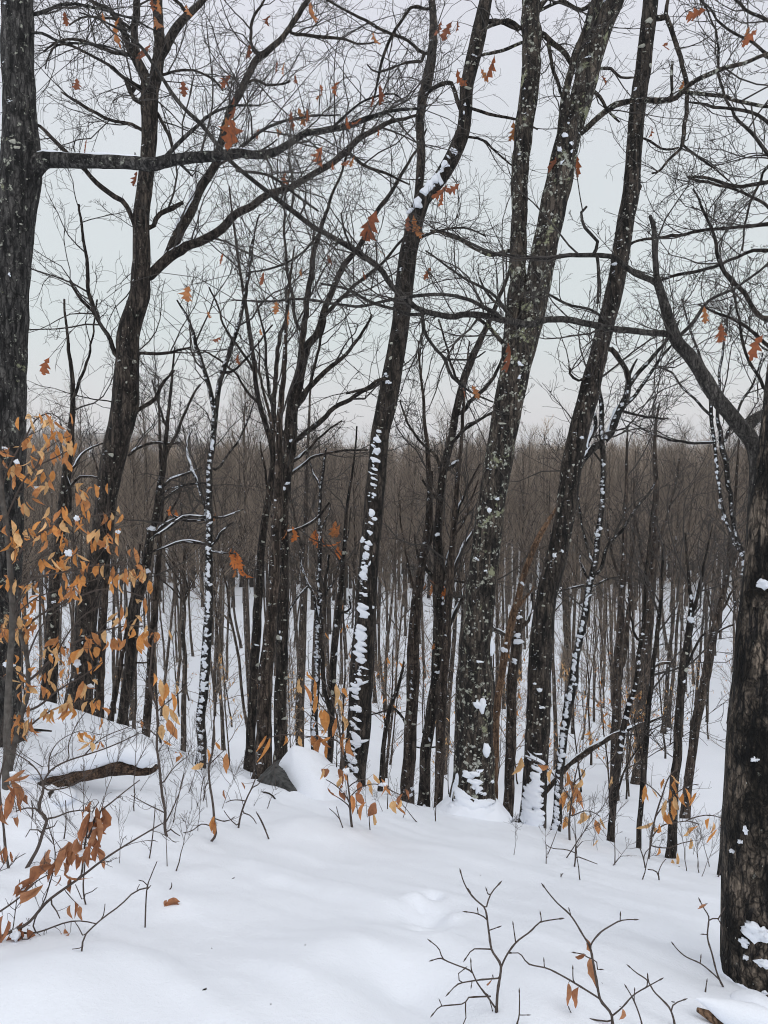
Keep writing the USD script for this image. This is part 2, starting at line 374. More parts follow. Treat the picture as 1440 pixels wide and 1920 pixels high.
# ------------------------------------------------------------------ snow ground
ang_f = np.radians(np.concatenate([np.linspace(-180, -48, 45)[:-1], np.linspace(-48, 48, 321), np.linspace(48, 180, 45)[1:-1]]))
rr = np.concatenate([np.geomspace(0.25, 1.4, 14)[:-1], np.geomspace(1.4, 16, 300)[:-1], np.geomspace(16, 1290, 110)])
AA, RRR = np.meshgrid(ang_f, rr, indexing='ij')
gx, gy = (RRR * np.sin(AA)).ravel(), (RRR * np.cos(AA)).ravel()
gz = snow_h(gx, gy)
nA, nR = AA.shape
ia = np.arange(nA)[:, None]
ir = np.arange(nR - 1)[None, :]
ib = (ia + 1) % nA
gf = np.stack([ia * nR + ir, ib * nR + ir, ib * nR + ir + 1, ia * nR + ir + 1], -1).reshape(-1, 4)[:, ::-1]
cen = len(gx)
gv = np.vstack([np.stack([gx, gy, gz], 1), [[0, 0, float(snow_h(np.array([0.0]), np.array([0.0]))[0])]]])
gt = np.vstack([gf[:, [0, 1, 2]], gf[:, [0, 2, 3]], np.stack([np.full(nA, cen), ((np.arange(nA) + 1) % nA) * nR, np.arange(nA) * nR], 1)])
gn = normals(gv, gt)
if gn[:, 2].mean() < 0:
    gt, gn = gt[:, ::-1], -gn
g = put_mesh('/World/snow_ground', (gv, gt, gn), M['snow'])
tag(g, 'smooth snow covered slope falling into a wooded valley', kind='structure')

# ------------------------------------------------------------------ growing
def seg_interp(P, R, t):
    """Points, tangents, radii at fractions t (N, k) of polylines P (N, S, 3)."""
    N, S, _ = P.shape
    x = np.clip(t, 0, 0.9999) * (S - 1)
    i = x.astype(int)
    fr = (x - i)[..., None]
    a = np.arange(N)[:, None]
    p = P[a, i] * (1 - fr) + P[a, i + 1] * fr
    T = P[a, i + 1] - P[a, i]
    T /= np.maximum(np.linalg.norm(T, axis=-1, keepdims=True), 1e-9)
    r = R[a, i] * (1 - fr[..., 0]) + R[a, i + 1] * fr[..., 0]
    return p, T, r


def grow(rng, p, d, length, r0, r1, nseg, wob, up):
    N = len(p)
    pts = [p]
    d = d / np.maximum(np.linalg.norm(d, axis=1, keepdims=True), 1e-9)
    for s in range(nseg):
        d = d + rng.normal(0, wob, (N, 3)) + np.array([0, 0, up])
        d /= np.maximum(np.linalg.norm(d, axis=1, keepdims=True), 1e-9)
        p = p + d * (length / nseg)[:, None]
        pts.append(p)
    P = np.stack(pts, 1)
    R = r0[:, None] + (r1 - r0)[:, None] * np.linspace(0, 1, nseg + 1)[None]
    return P, R


def kids(rng, P, R, k, ang, len_lo, len_hi, nseg, wob, up, rmin, rfac=0.5, t0=0.15, t1=1.0):
    N = len(P)
    t = t0 + (t1 - t0) * (np.arange(k)[None] + rng.random((N, k))) / k
    p, T, r = seg_interp(P, R, t)
    plen = np.linalg.norm(np.diff(P, axis=1), axis=2).sum(1)[:, None] * np.ones((1, k))
    p, T, r, plen, t = p.reshape(-1, 3), T.reshape(-1, 3), r.ravel(), plen.ravel(), t.ravel()
    q = rng.normal(size=p.shape)
    q -= (q * T).sum(1, keepdims=True) * T
    q /= np.maximum(np.linalg.norm(q, axis=1, keepdims=True), 1e-9)
    a = rng.uniform(ang[0], ang[1], len(p))[:, None]
    d = np.cos(a) * T + np.sin(a) * q
    ln = plen * rng.uniform(len_lo, len_hi, len(p)) * (1.15 - 0.6 * t)
    r0 = np.maximum(r * rfac, rmin)
    return grow(rng, p, d, ln, r0, np.maximum(r0 * 0.35, rmin * 0.7), nseg, wob, up)


class Stroke:
    def __init__(self, P, R):
        self.P, self.R = P, R
        self.px, self.py = project(P)
        s = np.linalg.norm(np.diff(P, axis=0), axis=1)
        self.len = s.sum()


def trace(pts, Y0, slope=0.0, step=0.06, wig=0.0, seed=0, before=()):
    """A limb as it stands: pixel places with widths, at distance Y0, drifting by slope metres of depth per metre. Starts on the nearest earlier limb."""
    pts = [tuple(p) for p in pts]
    if before:
        best = None
        for s in before:
            d = np.hypot(s.px - pts[0][0], s.py - pts[0][1])
            i = int(d.argmin())
            if best is None or d[i] < best[0]:
                best = (d[i], s, i)
        if best[0] < 30:
            Y0 = float(best[1].P[best[2]][1])
            if best[0] > 2:
                pts = [(float(best[1].px[best[2]]), float(best[1].py[best[2]]), pts[0][2])] + pts
    px = np.array([p[0] for p in pts], float)
    py = np.array([p[1] for p in pts], float)
    run = np.concatenate([[0], np.cumsum(np.hypot(np.diff(px), np.diff(py)))]) * Y0 / FPX
    Q, W = [], []
    for (x, y, w), s in zip(pts, run):
        q, m = at(x, y, Y0 + slope * s)
        Q.append(q)
        W.append(w * m / 2)
    Q, W = np.array(Q), np.array(W)
    u = np.concatenate([[0], np.cumsum(np.maximum(np.linalg.norm(np.diff(Q, axis=0), axis=1), 1e-4))])
    n = max(4, int(u[-1] / step) + 1)
    uu = np.linspace(0, u[-1], n)
    P = PchipInterpolator(u, Q)(uu)
    R = PchipInterpolator(u, W)(uu)
    if wig:
        o = np.stack([meshkit.noise(np.stack([uu * 3.1, 0 * uu + k * 7.7, 0 * uu + seed], 1), seed + k) - 0.5 for k in range(3)], 1)
        o += 0.5 * np.stack([meshkit.noise(np.stack([uu * 9, 0 * uu + k * 7.7, 0 * uu + seed], 1), seed + k + 5) - 0.5 for k in range(3)], 1)
        P = P + o * wig * np.minimum(1, uu / 0.15)[:, None]
    return Stroke(P, R)


def to_ground(s, flare=0.35, hh=0.16, step=0.06):
    """Lengthens the foot of a stem down into the ground and widens it there."""
    P, R = s.P, s.R
    d = P[0] - P[min(4, len(P) - 1)]
    d = d / np.linalg.norm(d)
    if d[2] > -0.6:
        d = np.array([d[0], d[1], -1.0])
        d /= np.linalg.norm(d)
    add = []
    p = P[0]
    for _ in range(400):
        if p[2] < float(base_h(np.array([p[0]]), np.array([p[1]]))[0]) - 0.15:
            break
        p = p + d * step
        add.append(p)
    if add:
        P = np.vstack([np.array(add)[::-1], P])
        R = np.concatenate([np.full(len(add), R[0]), R])
    hz = P[:, 2] - base_h(P[:, 0], P[:, 1])
    R = R * (1 + flare * np.exp(-np.maximum(hz, 0) / hh))
    return Stroke(P, R)


ICO1 = trimesh.creation.icosphere(subdivisions=1)
ICO2 = trimesh.creation.icosphere(subdivisions=2)


def lump(c, e1, e2, e3, a, b, d, seed, ico=ICO1, rough=0.5):
    """An uneven lump with half axes a, b, d along e1, e2, e3."""
    u = np.array(ico.vertices)
    k = 1 + rough * (meshkit.noise(u * 1.9 + seed * 3.7, seed) - 0.5) * 2 + rough * 0.5 * (meshkit.noise(u * 4.1 + seed, seed + 3) - 0.5) * 2
    u = u * k[:, None]
    v = c + (u[:, :1] * a) * e1 + (u[:, 1:2] * b) * e2 + (u[:, 2:] * d) * e3
    f = np.array(ico.faces)
    return v, f, normals(v, f)


ICO3 = trimesh.creation.icosphere(subdivisions=4)


def shaped(c, sx, sy, sz, seed, amp, flat=0.0, freq=1.6, ico=ICO3, sharp=None):
    u = np.array(ico.vertices)
    k = 1 + amp * (meshkit.fbm(u * freq + seed * 5.1, 4, seed) - 0.5) * 2
    u = u * k[:, None]
    if sharp is not None:
        for nx, ny, nz, dd in sharp:
            nn = np.array([nx, ny, nz]) / np.linalg.norm([nx, ny, nz])
            o = u @ nn - dd
            u = u - np.maximum(o, 0)[:, None] * nn * 0.93
    v = c + u * np.array([sx, sy, sz])
    f = np.array(ico.faces)
    return v, f, normals(v, f)


def on_trunk(s, i, off, outf=1.0):
    """Place on the side of a stem towards the camera; off -1..1 across it as seen."""
    P, R = s.P, s.R
    T = P[min(i + 1, len(P) - 1)] - P[max(i - 1, 0)]
    T /= np.linalg.norm(T)
    back = EYE - P[i]
    back -= (back @ T) * T
    back /= np.linalg.norm(back)
    side = np.cross(back, T)
    side = side if side[0] > 0 else -side
    o = math.sqrt(max(0, 1 - off * off)) * back + off * side
    e1 = np.cross(T, o)
    return P[i] + o * R[i] * outf, e1, T, o


def snow_on_trunk(th, parent, s, rng, y0, y1, gap, off, wpx, hpx, specks=0, power=1.0, rings=False):
    """Snow plastered on the bark between two heights of the photograph: clumps as parts, specks as one part."""
    y = y1
    loose = gap[0] >= 18
    while y > y0:
        i = int(np.argmin(np.abs(s.py - y)))
        f = ((y - y0) / max(1, y1 - y0)) ** power
        m = np.linalg.norm(s.P[i] - EYE) / FPX
        o0 = np.clip(rng.normal(off, 0.34 if loose else 0.2), -0.9, 0.9)
        ms = []
        for q in range(int(rng.integers(1, 3))):
            o = float(np.clip(o0 + rng.normal(0, 0.22), -0.93, 0.93))
            w = rng.uniform(*wpx) * (0.5 + 0.5 * f) * m / 2 * rng.choice([0.35, 0.6, 0.8, 1.0])
            h = rng.uniform(*hpx) * (0.55 + 0.45 * f) * m / 2 * rng.uniform(0.6, 1.15)
            w = min(w, s.R[i] * 0.9)
            k = int(np.clip(i + rng.normal(0, 0.8), 0, len(s.P) - 1))
            c, e1, T, out = on_trunk(s, k, o, 0.97)
            tilt = rng.normal(0, 0.35)
            a1, a2 = e1 * math.cos(tilt) + T * math.sin(tilt), T * math.cos(tilt) - e1 * math.sin(tilt)
            th.part('snow_clump', lump(c, a1, a2, out, w, h, min(h * 0.8, 0.03), int(rng.integers(1e6)), rough=0.75), M['snow'], parent)
        y -= rng.uniform(*gap) * (3.2 if loose else 1.5) * rng.choice([0.6, 1.0, 1.0, 1.7]) / max(0.35, f)
    specks = int(specks * 0.35)
    if specks:
        ms = []
        u = rng.random(specks)
        for k in range(specks):
            i = int(np.argmin(np.abs(s.py - (y0 + (y1 - y0) * u[k]))))
            m = np.linalg.norm(s.P[i] - EYE) / FPX
            c, e1, T, out = on_trunk(s, i, np.clip(rng.normal(off * 0.6, 0.5), -0.95, 0.95), 0.99)
            r = min(0.7 + rng.pareto(2.2), 4.0) * m
            ms.append(lump(c, e1, T, out, r * rng.uniform(.8, 1.8), r * rng.uniform(.7, 1.2), r * 0.5, int(rng.integers(1e6)), ICO0, 0.7))
        th.part('lichen_spot' if loose else 'snow_speck', join(ms), M['lichen'] if loose else M['snow'], parent, kind='stuff')


def snow_crust(th, parent, s, y0, y1, off=-0.25, half=0.75, thr=0.5, seed=1, freq=15.0, thick=0.05, lowbias=0.12):
    """Wind-packed snow plastered over one side of a stem, broken where the bark shows through."""
    a, b = sorted((int(np.argmin(np.abs(s.py - y0))), int(np.argmin(np.abs(s.py - y1)))))
    P0, R0 = s.P[a:b + 1], s.R[a:b + 1]
    u = np.concatenate([[0], np.cumsum(np.linalg.norm(np.diff(P0, axis=0), axis=1))])
    n = max(8, int(u[-1] / 0.0075))
    uu = np.linspace(0, u[-1], n)
    P = np.stack([np.interp(uu, u, P0[:, k]) for k in range(3)], 1)
    R = np.interp(uu, u, R0)
    T = np.gradient(P, axis=0)
    T /= np.linalg.norm(T, axis=1, keepdims=True)
    back = EYE - P
    back -= (back * T).sum(1, keepdims=True) * T
    back /= np.linalg.norm(back, axis=1, keepdims=True)
    side = np.cross(T, back)
    side *= np.where(side[:, :1] > 0, 1, -1)
    K = 24
    c0 = math.asin(np.clip(off, -0.99, 0.99))
    th_ = c0 + np.linspace(-half, half, K)
    arc = R[:, None] * th_[None]
    q = np.stack([arc * freq * 0.62, (uu[:, None] + 0.3 * arc) * freq * 1.9, 0 * arc + seed * 3.3], -1)
    nz = 0.55 * meshkit.noise(q, seed) + 0.3 * meshkit.fbm(q * 2.1, 2, seed + 4) + 0.15 * meshkit.noise(q * 0.3, seed + 8) * 1.6 - 0.04
    edge = np.abs(np.linspace(-1, 1, K))[None] ** 2
    hgt = (1 - uu / max(u[-1], 1e-6))[:, None]
    if s.py[a] < s.py[b]:
        hgt = 1 - hgt
    t = nz - thr - 0.35 * edge + lowbias * (hgt - 0.5)
    ends = np.minimum(1, np.minimum(np.arange(n), np.arange(n)[::-1]) / 3.0)[:, None]
    t = np.where(ends < 1, np.minimum(t, 0.0) - (1 - ends) * 0.2, t)
    off_ = np.where(t > 0, 0.003 + thick * np.sqrt(np.maximum(t, 0)) * 0.5, np.maximum(t * 0.12, -0.012) - 0.002)
    rad = (R[:, None] * 1.06 + off_)[..., None]
    v = P[:, None] + rad * (np.cos(th_)[None, :, None] * back[:, None] + np.sin(th_)[None, :, None] * side[:, None])
    ii = (np.arange(n - 1)[:, None] * K + np.arange(K - 1)[None]).ravel()
    f = np.stack([ii, ii + 1, ii + K + 1, ii + K], 1)
    v = v.reshape(-1, 3)
    nn = normals(v, f)
    if (nn * (v - np.repeat(P, K, axis=0))).sum() < 0:
        f, nn = f[:, ::-1], -nn
    th.part('snow_crust', (v, f, nn), M['snow'], parent)


ICO0 = trimesh.creation.icosphere(subdivisions=0)


def snow_strip(th, parent, s, rng, a=0.0, b=1.0, thick=0.65, wide=0.62, name='snow_cover'):
    """Snow lying along the upper side of a limb."""
    n = len(s.P)
    i0, i1 = int(a * (n - 1)), max(int(b * (n - 1)), int(a * (n - 1)) + 3)
    P, R = s.P[i0:i1 + 1], s.R[i0:i1 + 1]
    if len(P) < 3:
        return
    T = np.gradient(P, axis=0)
    T /= np.linalg.norm(T, axis=1, keepdims=True)
    up = np.array([0, 0, 1.0]) - T * T[:, 2:3]
    up /= np.maximum(np.linalg.norm(up, axis=1, keepdims=True), 0.15)
    k = 0.35 + 1.1 * meshkit.noise(np.stack([np.arange(len(P)) * 0.55, 0 * P[:, 0], 0 * P[:, 0] + rng.random() * 90], 1))
    env = np.minimum(1, np.minimum(np.arange(len(P)), np.arange(len(P))[::-1]) / 2.0)
    r = R * wide * k * env + 1e-4
    th.part(name, stem_mesh(P + up * (R * thick)[:, None], r, 7, 0.35, 25.0, int(rng.integers(1000))), M['snow'], parent)


def spray(rng, strokes, per_m, l1, rmin, levels=((6, 0.3, 0.6), (4, 0.25, 0.55)), up=0.06, ang=(0.5, 1.15), skip=0.0, wob=0.2, minr=0.0, maxr=1.0):
    """Side branches on traced limbs, and the twigs on those, as meshes."""
    out, Ps, Rs = [], [], []
    p, T, r = [], [], []
    for s in strokes:
        n = rng.poisson(s.len * per_m * (1 - skip))
        if n == 0 or len(s.P) < 4:
            continue
        t = skip + (1 - skip) * rng.random(n)
        a, b, c = seg_interp(s.P[None], s.R[None], t[None])
        ok = (c[0] > minr) & (c[0] < maxr)
        p.append(a[0][ok])
        T.append(b[0][ok])
        r.append(c[0][ok])
    if not p:
        return []
    p, T, r = np.vstack(p), np.vstack(T), np.concatenate(r)
    q = rng.normal(size=p.shape)
    q -= (q * T).sum(1, keepdims=True) * T
    q /= np.maximum(np.linalg.norm(q, axis=1, keepdims=True), 1e-9)
    a = rng.uniform(ang[0], ang[1], len(p))[:, None]
    d = np.cos(a) * T + np.sin(a) * q
    ln = rng.uniform(l1[0], l1[1], len(p)) * rng.uniform(0.5, 1.0, len(p))
    r0 = np.clip(np.minimum(r * 0.5, ln * 0.009), rmin * 1.2, 0.03)
    P, R = grow(rng, p, d, ln, r0, np.maximum(r0 * 0.3, rmin), 7, wob, up)
    out.append(tubes(P, R, 4))
    for k, lo, hi in levels:
        P, R = kids(rng, P, R, k, (0.5, 1.1), lo, hi, 4 if k > 4 else 3, wob * 1.15, up * 0.7, rmin, 0.6)
        out.append(tubes(P, R, 3))
    return out


# ------------------------------------------------------------------ leaves
def leaf_shape(kind, length, rng):
    if kind == 'oak':
        s = np.array([0, .06, .16, .25, .34, .42, .52, .61, .70, .79, .87, .94, 1.0])
        w = np.array([.01, .03, .1, .2, .09, .17, .36, .13, .2, .3, .1, .12, .0])
        lean = np.array([0, 0, 0, .03, 0, .02, .09, 0, .02, .07, 0, .01, 0])
        ww = .9
    else:
        s = np.array([0, .08, .2, .34, .5, .64, .78, .9, 1.0])
        w = np.array([.01, .1, .2, .265, .28, .25, .175, .08, .0])
        lean = np.zeros(9)
        ww = 0.85 if kind == 'curled' else 0.8
    ww *= rng.uniform(0.72, 1.2)
    wl = w * ww * rng.uniform(0.75, 1.15) * (1 + rng.normal(0, 0.12, len(s)))
    wr = w * ww * rng.uniform(0.75, 1.15) * (1 + rng.normal(0, 0.12, len(s)))
    fold = rng.uniform(0.15, 1.0) if kind == 'oak' else rng.uniform(0.45, 1.25) if kind == 'beech' else rng.uniform(1.0, 1.5)
    curl = rng.normal(0, 0.45)
    twist = rng.normal(0, 0.5)
    bend = rng.normal(0, 0.12)
    V = []
    for side, width in ((-1, wl), (0, 0 * w), (1, wr)):
        x = side * width * math.cos(fold * 0.75)
        y = width * math.sin(fold) * rng.uniform(0.6, 1.3) + (rng.normal(0, 0.02, len(s)) if side else 0)
        z = -(s + (lean if side else 0))
        th = twist * s
        xx = x * np.cos(th) - y * np.sin(th) + bend * np.sin(s * np.pi)
        yy = x * np.sin(th) + y * np.cos(th) + curl * s * s
        V.append(np.stack([xx, yy, z], 1))
    n = len(s)
    V = np.vstack(V) * length
    F = []
    for a in (0, n):
        for i in range(n - 1):
            F += [(a + i, a + i + 1, a + n + i + 1), (a + i, a + n + i + 1, a + n + i)]
    F = np.array(F)
    return V, F


def place_leaf(top, length, kind, rng, tilt=0.25, roll=None, yaw=None):
    V, F = leaf_shape(kind, length, rng)
    if roll is None:
        roll = rng.normal(0, tilt)
    if yaw is None:
        yaw = rng.normal(0, 0.6) + (math.pi if rng.random() < 0.5 else 0)
    pit = rng.normal(0, tilt)
    Rz = np.array([[math.cos(yaw), -math.sin(yaw), 0], [math.sin(yaw), math.cos(yaw), 0], [0, 0, 1]])
    Rx = np.array([[1, 0, 0], [0, math.cos(pit), -math.sin(pit)], [0, math.sin(pit), math.cos(pit)]])
    Ry = np.array([[math.cos(roll), 0, math.sin(roll)], [0, 1, 0], [-math.sin(roll), 0, math.cos(roll)]])
    V = V @ (Ry @ Rx @ Rz).T + top
    return V, F, normals(V, F)


def thread(p0, p1, rng, r0, r1, sag=0.15, n=6):
    """A fine curved twig from p0 to p1."""
    t = np.linspace(0, 1, n)[:, None]
    d = np.linalg.norm(p1 - p0)
    mid = rng.normal(0, 0.12, 3) * d + np.array([0, 0, sag * d])
    P = p0 * (1 - t) + p1 * t + mid * (4 * t * (1 - t)) * np.array([1, 1, 1])
    return P[None], np.linspace(r0, r1, n)[None]


def hang_leaves(th, strokes, leaves, kind, mats, rng, Ydef=None, jit=0.15, rt=0.002, maxjoin=1.2, tilt=0.25, snowy=0.0, parent=None):
    """Leaves at places of the photograph, each on a fine twig from the nearest limb."""
    tw = []
    px = np.concatenate([s.px for s in strokes])
    py = np.concatenate([s.py for s in strokes])
    PP = np.vstack([s.P for s in strokes])
    RR = np.concatenate([s.R for s in strokes])
    for lf in leaves:
        x, y, sz = lf[:3]
        d = np.hypot(px - x, (py - (y - sz / 2)) * (1.0)) + np.where(py > y, 25, 0)
        i = int(d.argmin())
        Yl = (Ydef if Ydef else PP[i][1]) + rng.normal(0, jit)
        top, m = at(x, y - sz * 0.5, Yl)
        leaf = place_leaf(top, sz * m * 1.02, kind, rng, tilt, roll=math.radians(lf[3]) if len(lf) > 3 else None)
        lp = th.part('leaf', leaf, mats[int(rng.integers(len(mats)))], parent)
        tw.append(thread(PP[i], top, rng, max(rt, min(RR[i] * 0.5, rt * 2)), rt * 0.8))
        if rng.random() < snowy:
            c = leaf[0].mean(0) + np.array([0, -0.006, 0.2 * sz * m])
            th.part('snow_clump', lump(c, np.array([1.0, 0, 0]), np.array([0, 0, 1.0]), np.array([0, -1.0, 0]), sz * m * rng.uniform(.14, .34), sz * m * rng.uniform(.1, .22), sz * m * .12, int(rng.integers(1e6)), ICO2, rough=0.7), M['snow'], lp)
    if tw:
        return tubes(np.vstack([a for a, b in tw]), np.vstack([b for a, b in tw]), 4)
    return None


def bare_tree(label, Y, mat, limbs, seed, name='bare_tree', cat='tree', group=None, sides=14, amp=0.1, flare=0.3, sp=None, slopes=None, wig=0.0, twig='twig', limb_names=None, rmin=0.0017, limb_mat=None, ground=True, levels=((6, 0.3, 0.6), (4, 0.25, 0.55)), up=0.06):
    """limbs[0] is the trunk, the others start on what is there already."""
    rng = np.random.default_rng(seed)
    st = []
    for k, pts in enumerate(limbs):
        sl = (slopes or {}).get(k, 0.0 if k == 0 else rng.normal(0, 0.22))
        s = trace(pts, Y, sl, 0.05 if Y < 7 else 0.07, wig if k else wig * 0.4, seed + k, st)
        if k == 0 and ground:
            s = to_ground(s, flare)
        st.append(s)
    th = Thing(name, label, cat, st[0].P[0], group)
    paths = []
    for k, s in enumerate(st):
        nm = 'trunk' if k == 0 else (limb_names or {}).get(k, 'limb')
        big = s.R.max() > 0.03
        m = stem_mesh(s.P, s.R, sides if k == 0 else (10 if big else 6), amp, 9.0 if k == 0 else 14.0, seed + 31 * k)
        paths.append(th.part(nm, m, mat if (k == 0 or not limb_mat) else limb_mat, None))
    if sp:
        ms = spray(rng, st[1:] + [Stroke(st[0].P[len(st[0].P) // 3:], st[0].R[len(st[0].P) // 3:])] if sp.get('trunk') else st[1:], sp['n'], sp['l'], rmin, levels, up=up, maxr=sp.get('maxr', 1.0), skip=sp.get('skip', 0.0), wob=sp.get('wob', 0.2))
        if ms:
            th.part('twigs', join(ms), M[twig], None, kind='stuff')
    return th, st, paths, rng


def tw(th, m, mat):
    if m is not None:
        th.part('leaf_twigs', m, M[mat], None, kind='stuff')


# ------------------------------------------------------------------ the near trees
# the big trunk on the left edge, with the limb that crosses the picture
T1, s1, p1, r1 = bare_tree('thick grey trunk at the left edge with one heavy limb reaching right', 6.0, M['bark_oak'], [
    [(-12, 1390, 92), (-8, 1280, 86), (-2, 1000, 80), (3, 850, 80), (8, 640, 80), (14, 520, 80), (24, 410, 80), (36, 340, 78), (40, 290, 70), (36, 200, 60), (35, 100, 56), (35, 0, 55), (34, -90, 54)],
    [(48, 330, 46), (70, 308, 40), (88, 300, 31), (150, 301, 27), (230, 304, 25), (290, 307, 24), (330, 299, 22), (400, 290, 19), (440, 286, 17), (480, 291, 16), (513, 287, 15), (547, 267, 13), (580, 250, 12), (613, 245, 12), (653, 237, 11), (687, 222, 10), (713, 212, 8), (740, 208, 6), (773, 207, 5), (800, 200, 3)],
    [(62, 30, 8), (90, 18, 6), (160, 8, 5), (240, 30, 4), (300, 60, 2.5)],
    [(306, 300, 9), (322, 280, 9), (345, 258, 8), (370, 238, 7), (395, 216, 6), (430, 203, 5), (490, 196, 4)],
    [(613, 246, 6), (640, 225, 5), (690, 190, 4), (735, 178, 4), (760, 195, 3)],
    [(440, 286, 7), (500, 240, 6), (560, 222, 5), (640, 215, 3)],
    [(60, 60, 6), (120, 78, 5), (200, 85, 4), (250, 110, 3)],
    [(330, 300, 6), (350, 318, 5), (362, 330, 4), (370, 320, 3), (372, 335, 2)],
    [(150, 300, 3), (140, 285, 3), (145, 262, 2)],
], 11, sides=28, amp=0.09, flare=0.2, sp=dict(n=10, l=(0.25, 1.25), maxr=0.045, skip=0.05), slopes={1: -0.12, 2: 0.3}, wig=0.03)
snow_strip(T1, p1[1], Stroke(s1[1].P, s1[1].R), r1, 0.06, 0.33, 0.75, 0.55)
snow_strip(T1, p1[1], Stroke(s1[1].P, s1[1].R), r1, 0.52, 0.62, 0.8, 0.5)
snow_on_trunk(T1, p1[0], s1[0], r1, 200, 520, (40, 80), 0.1, (6, 14), (4, 8), 50)

# the leaning tree behind that limb, forking over and over
T2, s2, p2, r2 = bare_tree('leaning dark trunk behind the orange leaves, forking into many upper limbs', 8.0, M['bark_maple'], [
    [(148, 1330, 46), (150, 1300, 44), (158, 1240, 42), (163, 1140, 40), (184, 1040, 39), (200, 940, 38), (216, 840, 46), (235, 750, 48), (240, 640, 42), (263, 540, 37), (264, 500, 33), (266, 400, 29), (274, 320, 28), (279, 233, 29), (281, 175, 32), (290, 145, 25), (297, 100, 21), (299, 50, 19), (296, 0, 18), (300, -60, 16)],
    [(279, 185, 22), (272, 150, 20), (258, 110, 18), (254, 60, 14), (258, 0, 12), (260, -50, 10)],
    [(262, 125, 13), (240, 92, 12), (228, 55, 11), (205, 20, 9), (170, -5, 7), (150, -40, 6)],
    [(295, 115, 18), (312, 90, 17), (330, 62, 16), (355, 30, 13), (383, 0, 11), (410, -40, 9)],
    [(262, 522, 22), (283, 512, 20), (300, 497, 20), (333, 473, 19), (367, 458, 17), (417, 430, 16), (443, 403, 15), (480, 387, 14), (513, 363, 13), (547, 347, 12), (580, 327, 12), (613, 307, 12), (640, 287, 12), (667, 267, 11), (693, 247, 10), (720, 230, 9), (747, 223, 7), (790, 214, 4)],
    [(312, 488, 17), (322, 466, 20), (337, 433, 20), (360, 393, 20), (377, 357, 18), (397, 317, 16), (413, 267, 14), (430, 215, 13), (452, 165, 13), (480, 118, 13), (507, 93, 11), (530, 63, 10), (557, 30, 10), (577, 0, 9), (600, -40, 8)],
    [(256, 430, 11), (253, 417, 10), (240, 390, 9), (207, 360, 10), (180, 337, 9), (160, 317, 8), (133, 290, 8), (100, 263, 7), (72, 240, 6), (55, 228, 4)],
    [(224, 672, 10), (210, 633, 8), (187, 603, 7), (160, 573, 6), (140, 547, 5), (128, 528, 4)],
    [(184, 600, 8), (170, 560, 7), (166, 490, 6), (158, 440, 5), (149, 380, 4)],
    [(246, 775, 9), (262, 764, 8), (290, 743, 8), (313, 717, 6), (330, 697, 3)],
    [(250, 665, 7), (300, 664, 6), (340, 655, 5), (362, 650, 3)],
    [(272, 245, 7), (240, 235, 6), (200, 228, 6), (160, 205, 6), (130, 182, 5), (112, 172, 3)],
    [(268, 165, 8), (240, 150, 7), (205, 125, 6), (160, 100, 5), (120, 82, 5), (95, 95, 4), (85, 130, 2)],
    [(258, 110, 8), (225, 95, 7), (170, 78, 6), (120, 78, 4), (85, 100, 3)],
    [(256, 75, 7), (235, 50, 6), (205, 35, 5), (165, 35, 4), (130, 50, 3)],
    [(244, 175, 9), (240, 150, 8), (250, 180, 8), (262, 195, 6)],
    [(283, 425, 9), (300, 405, 10), (325, 392, 10), (345, 382, 7)],
    [(292, 205, 6), (305, 240, 6), (318, 268, 5), (322, 285, 3)],
    [(398, 316, 6), (430, 300, 5), (470, 290, 4), (520, 260, 3)],
    [(452, 165, 7), (470, 150, 6), (500, 160, 5), (545, 152, 4)],
    [(540, 52, 6), (545, 60, 6), (590, 65, 6), (640, 68, 5), (665, 80, 4), (700, 78, 3)],
    [(507, 93, 7), (480, 100, 6), (470, 60, 6), (478, 30, 5), (500, -10, 4)],
    [(650, 282, 7), (665, 295, 6), (695, 315, 6), (735, 328, 5), (770, 345, 3)],
    [(350, 35, 8), (345, 20, 7), (320, -5, 6)],
    [(283, 160, 7), (300, 140, 6), (340, 130, 5), (390, 145, 4), (420, 170, 3)],
], 12, sides=22, flare=0.25, sp=dict(n=7, l=(0.4, 1.6), maxr=0.055), wig=0.05, rmin=0.0022)
for k in (4, 5):
    snow_strip(T2, p2[k], s2[k], r2, 0.08, 0.25, 0.8, 0.45)
snow_on_trunk(T2, p2[0], s2[0], r2, 350, 1200, (70, 150), 0.0, (6, 12), (3, 7), 70)

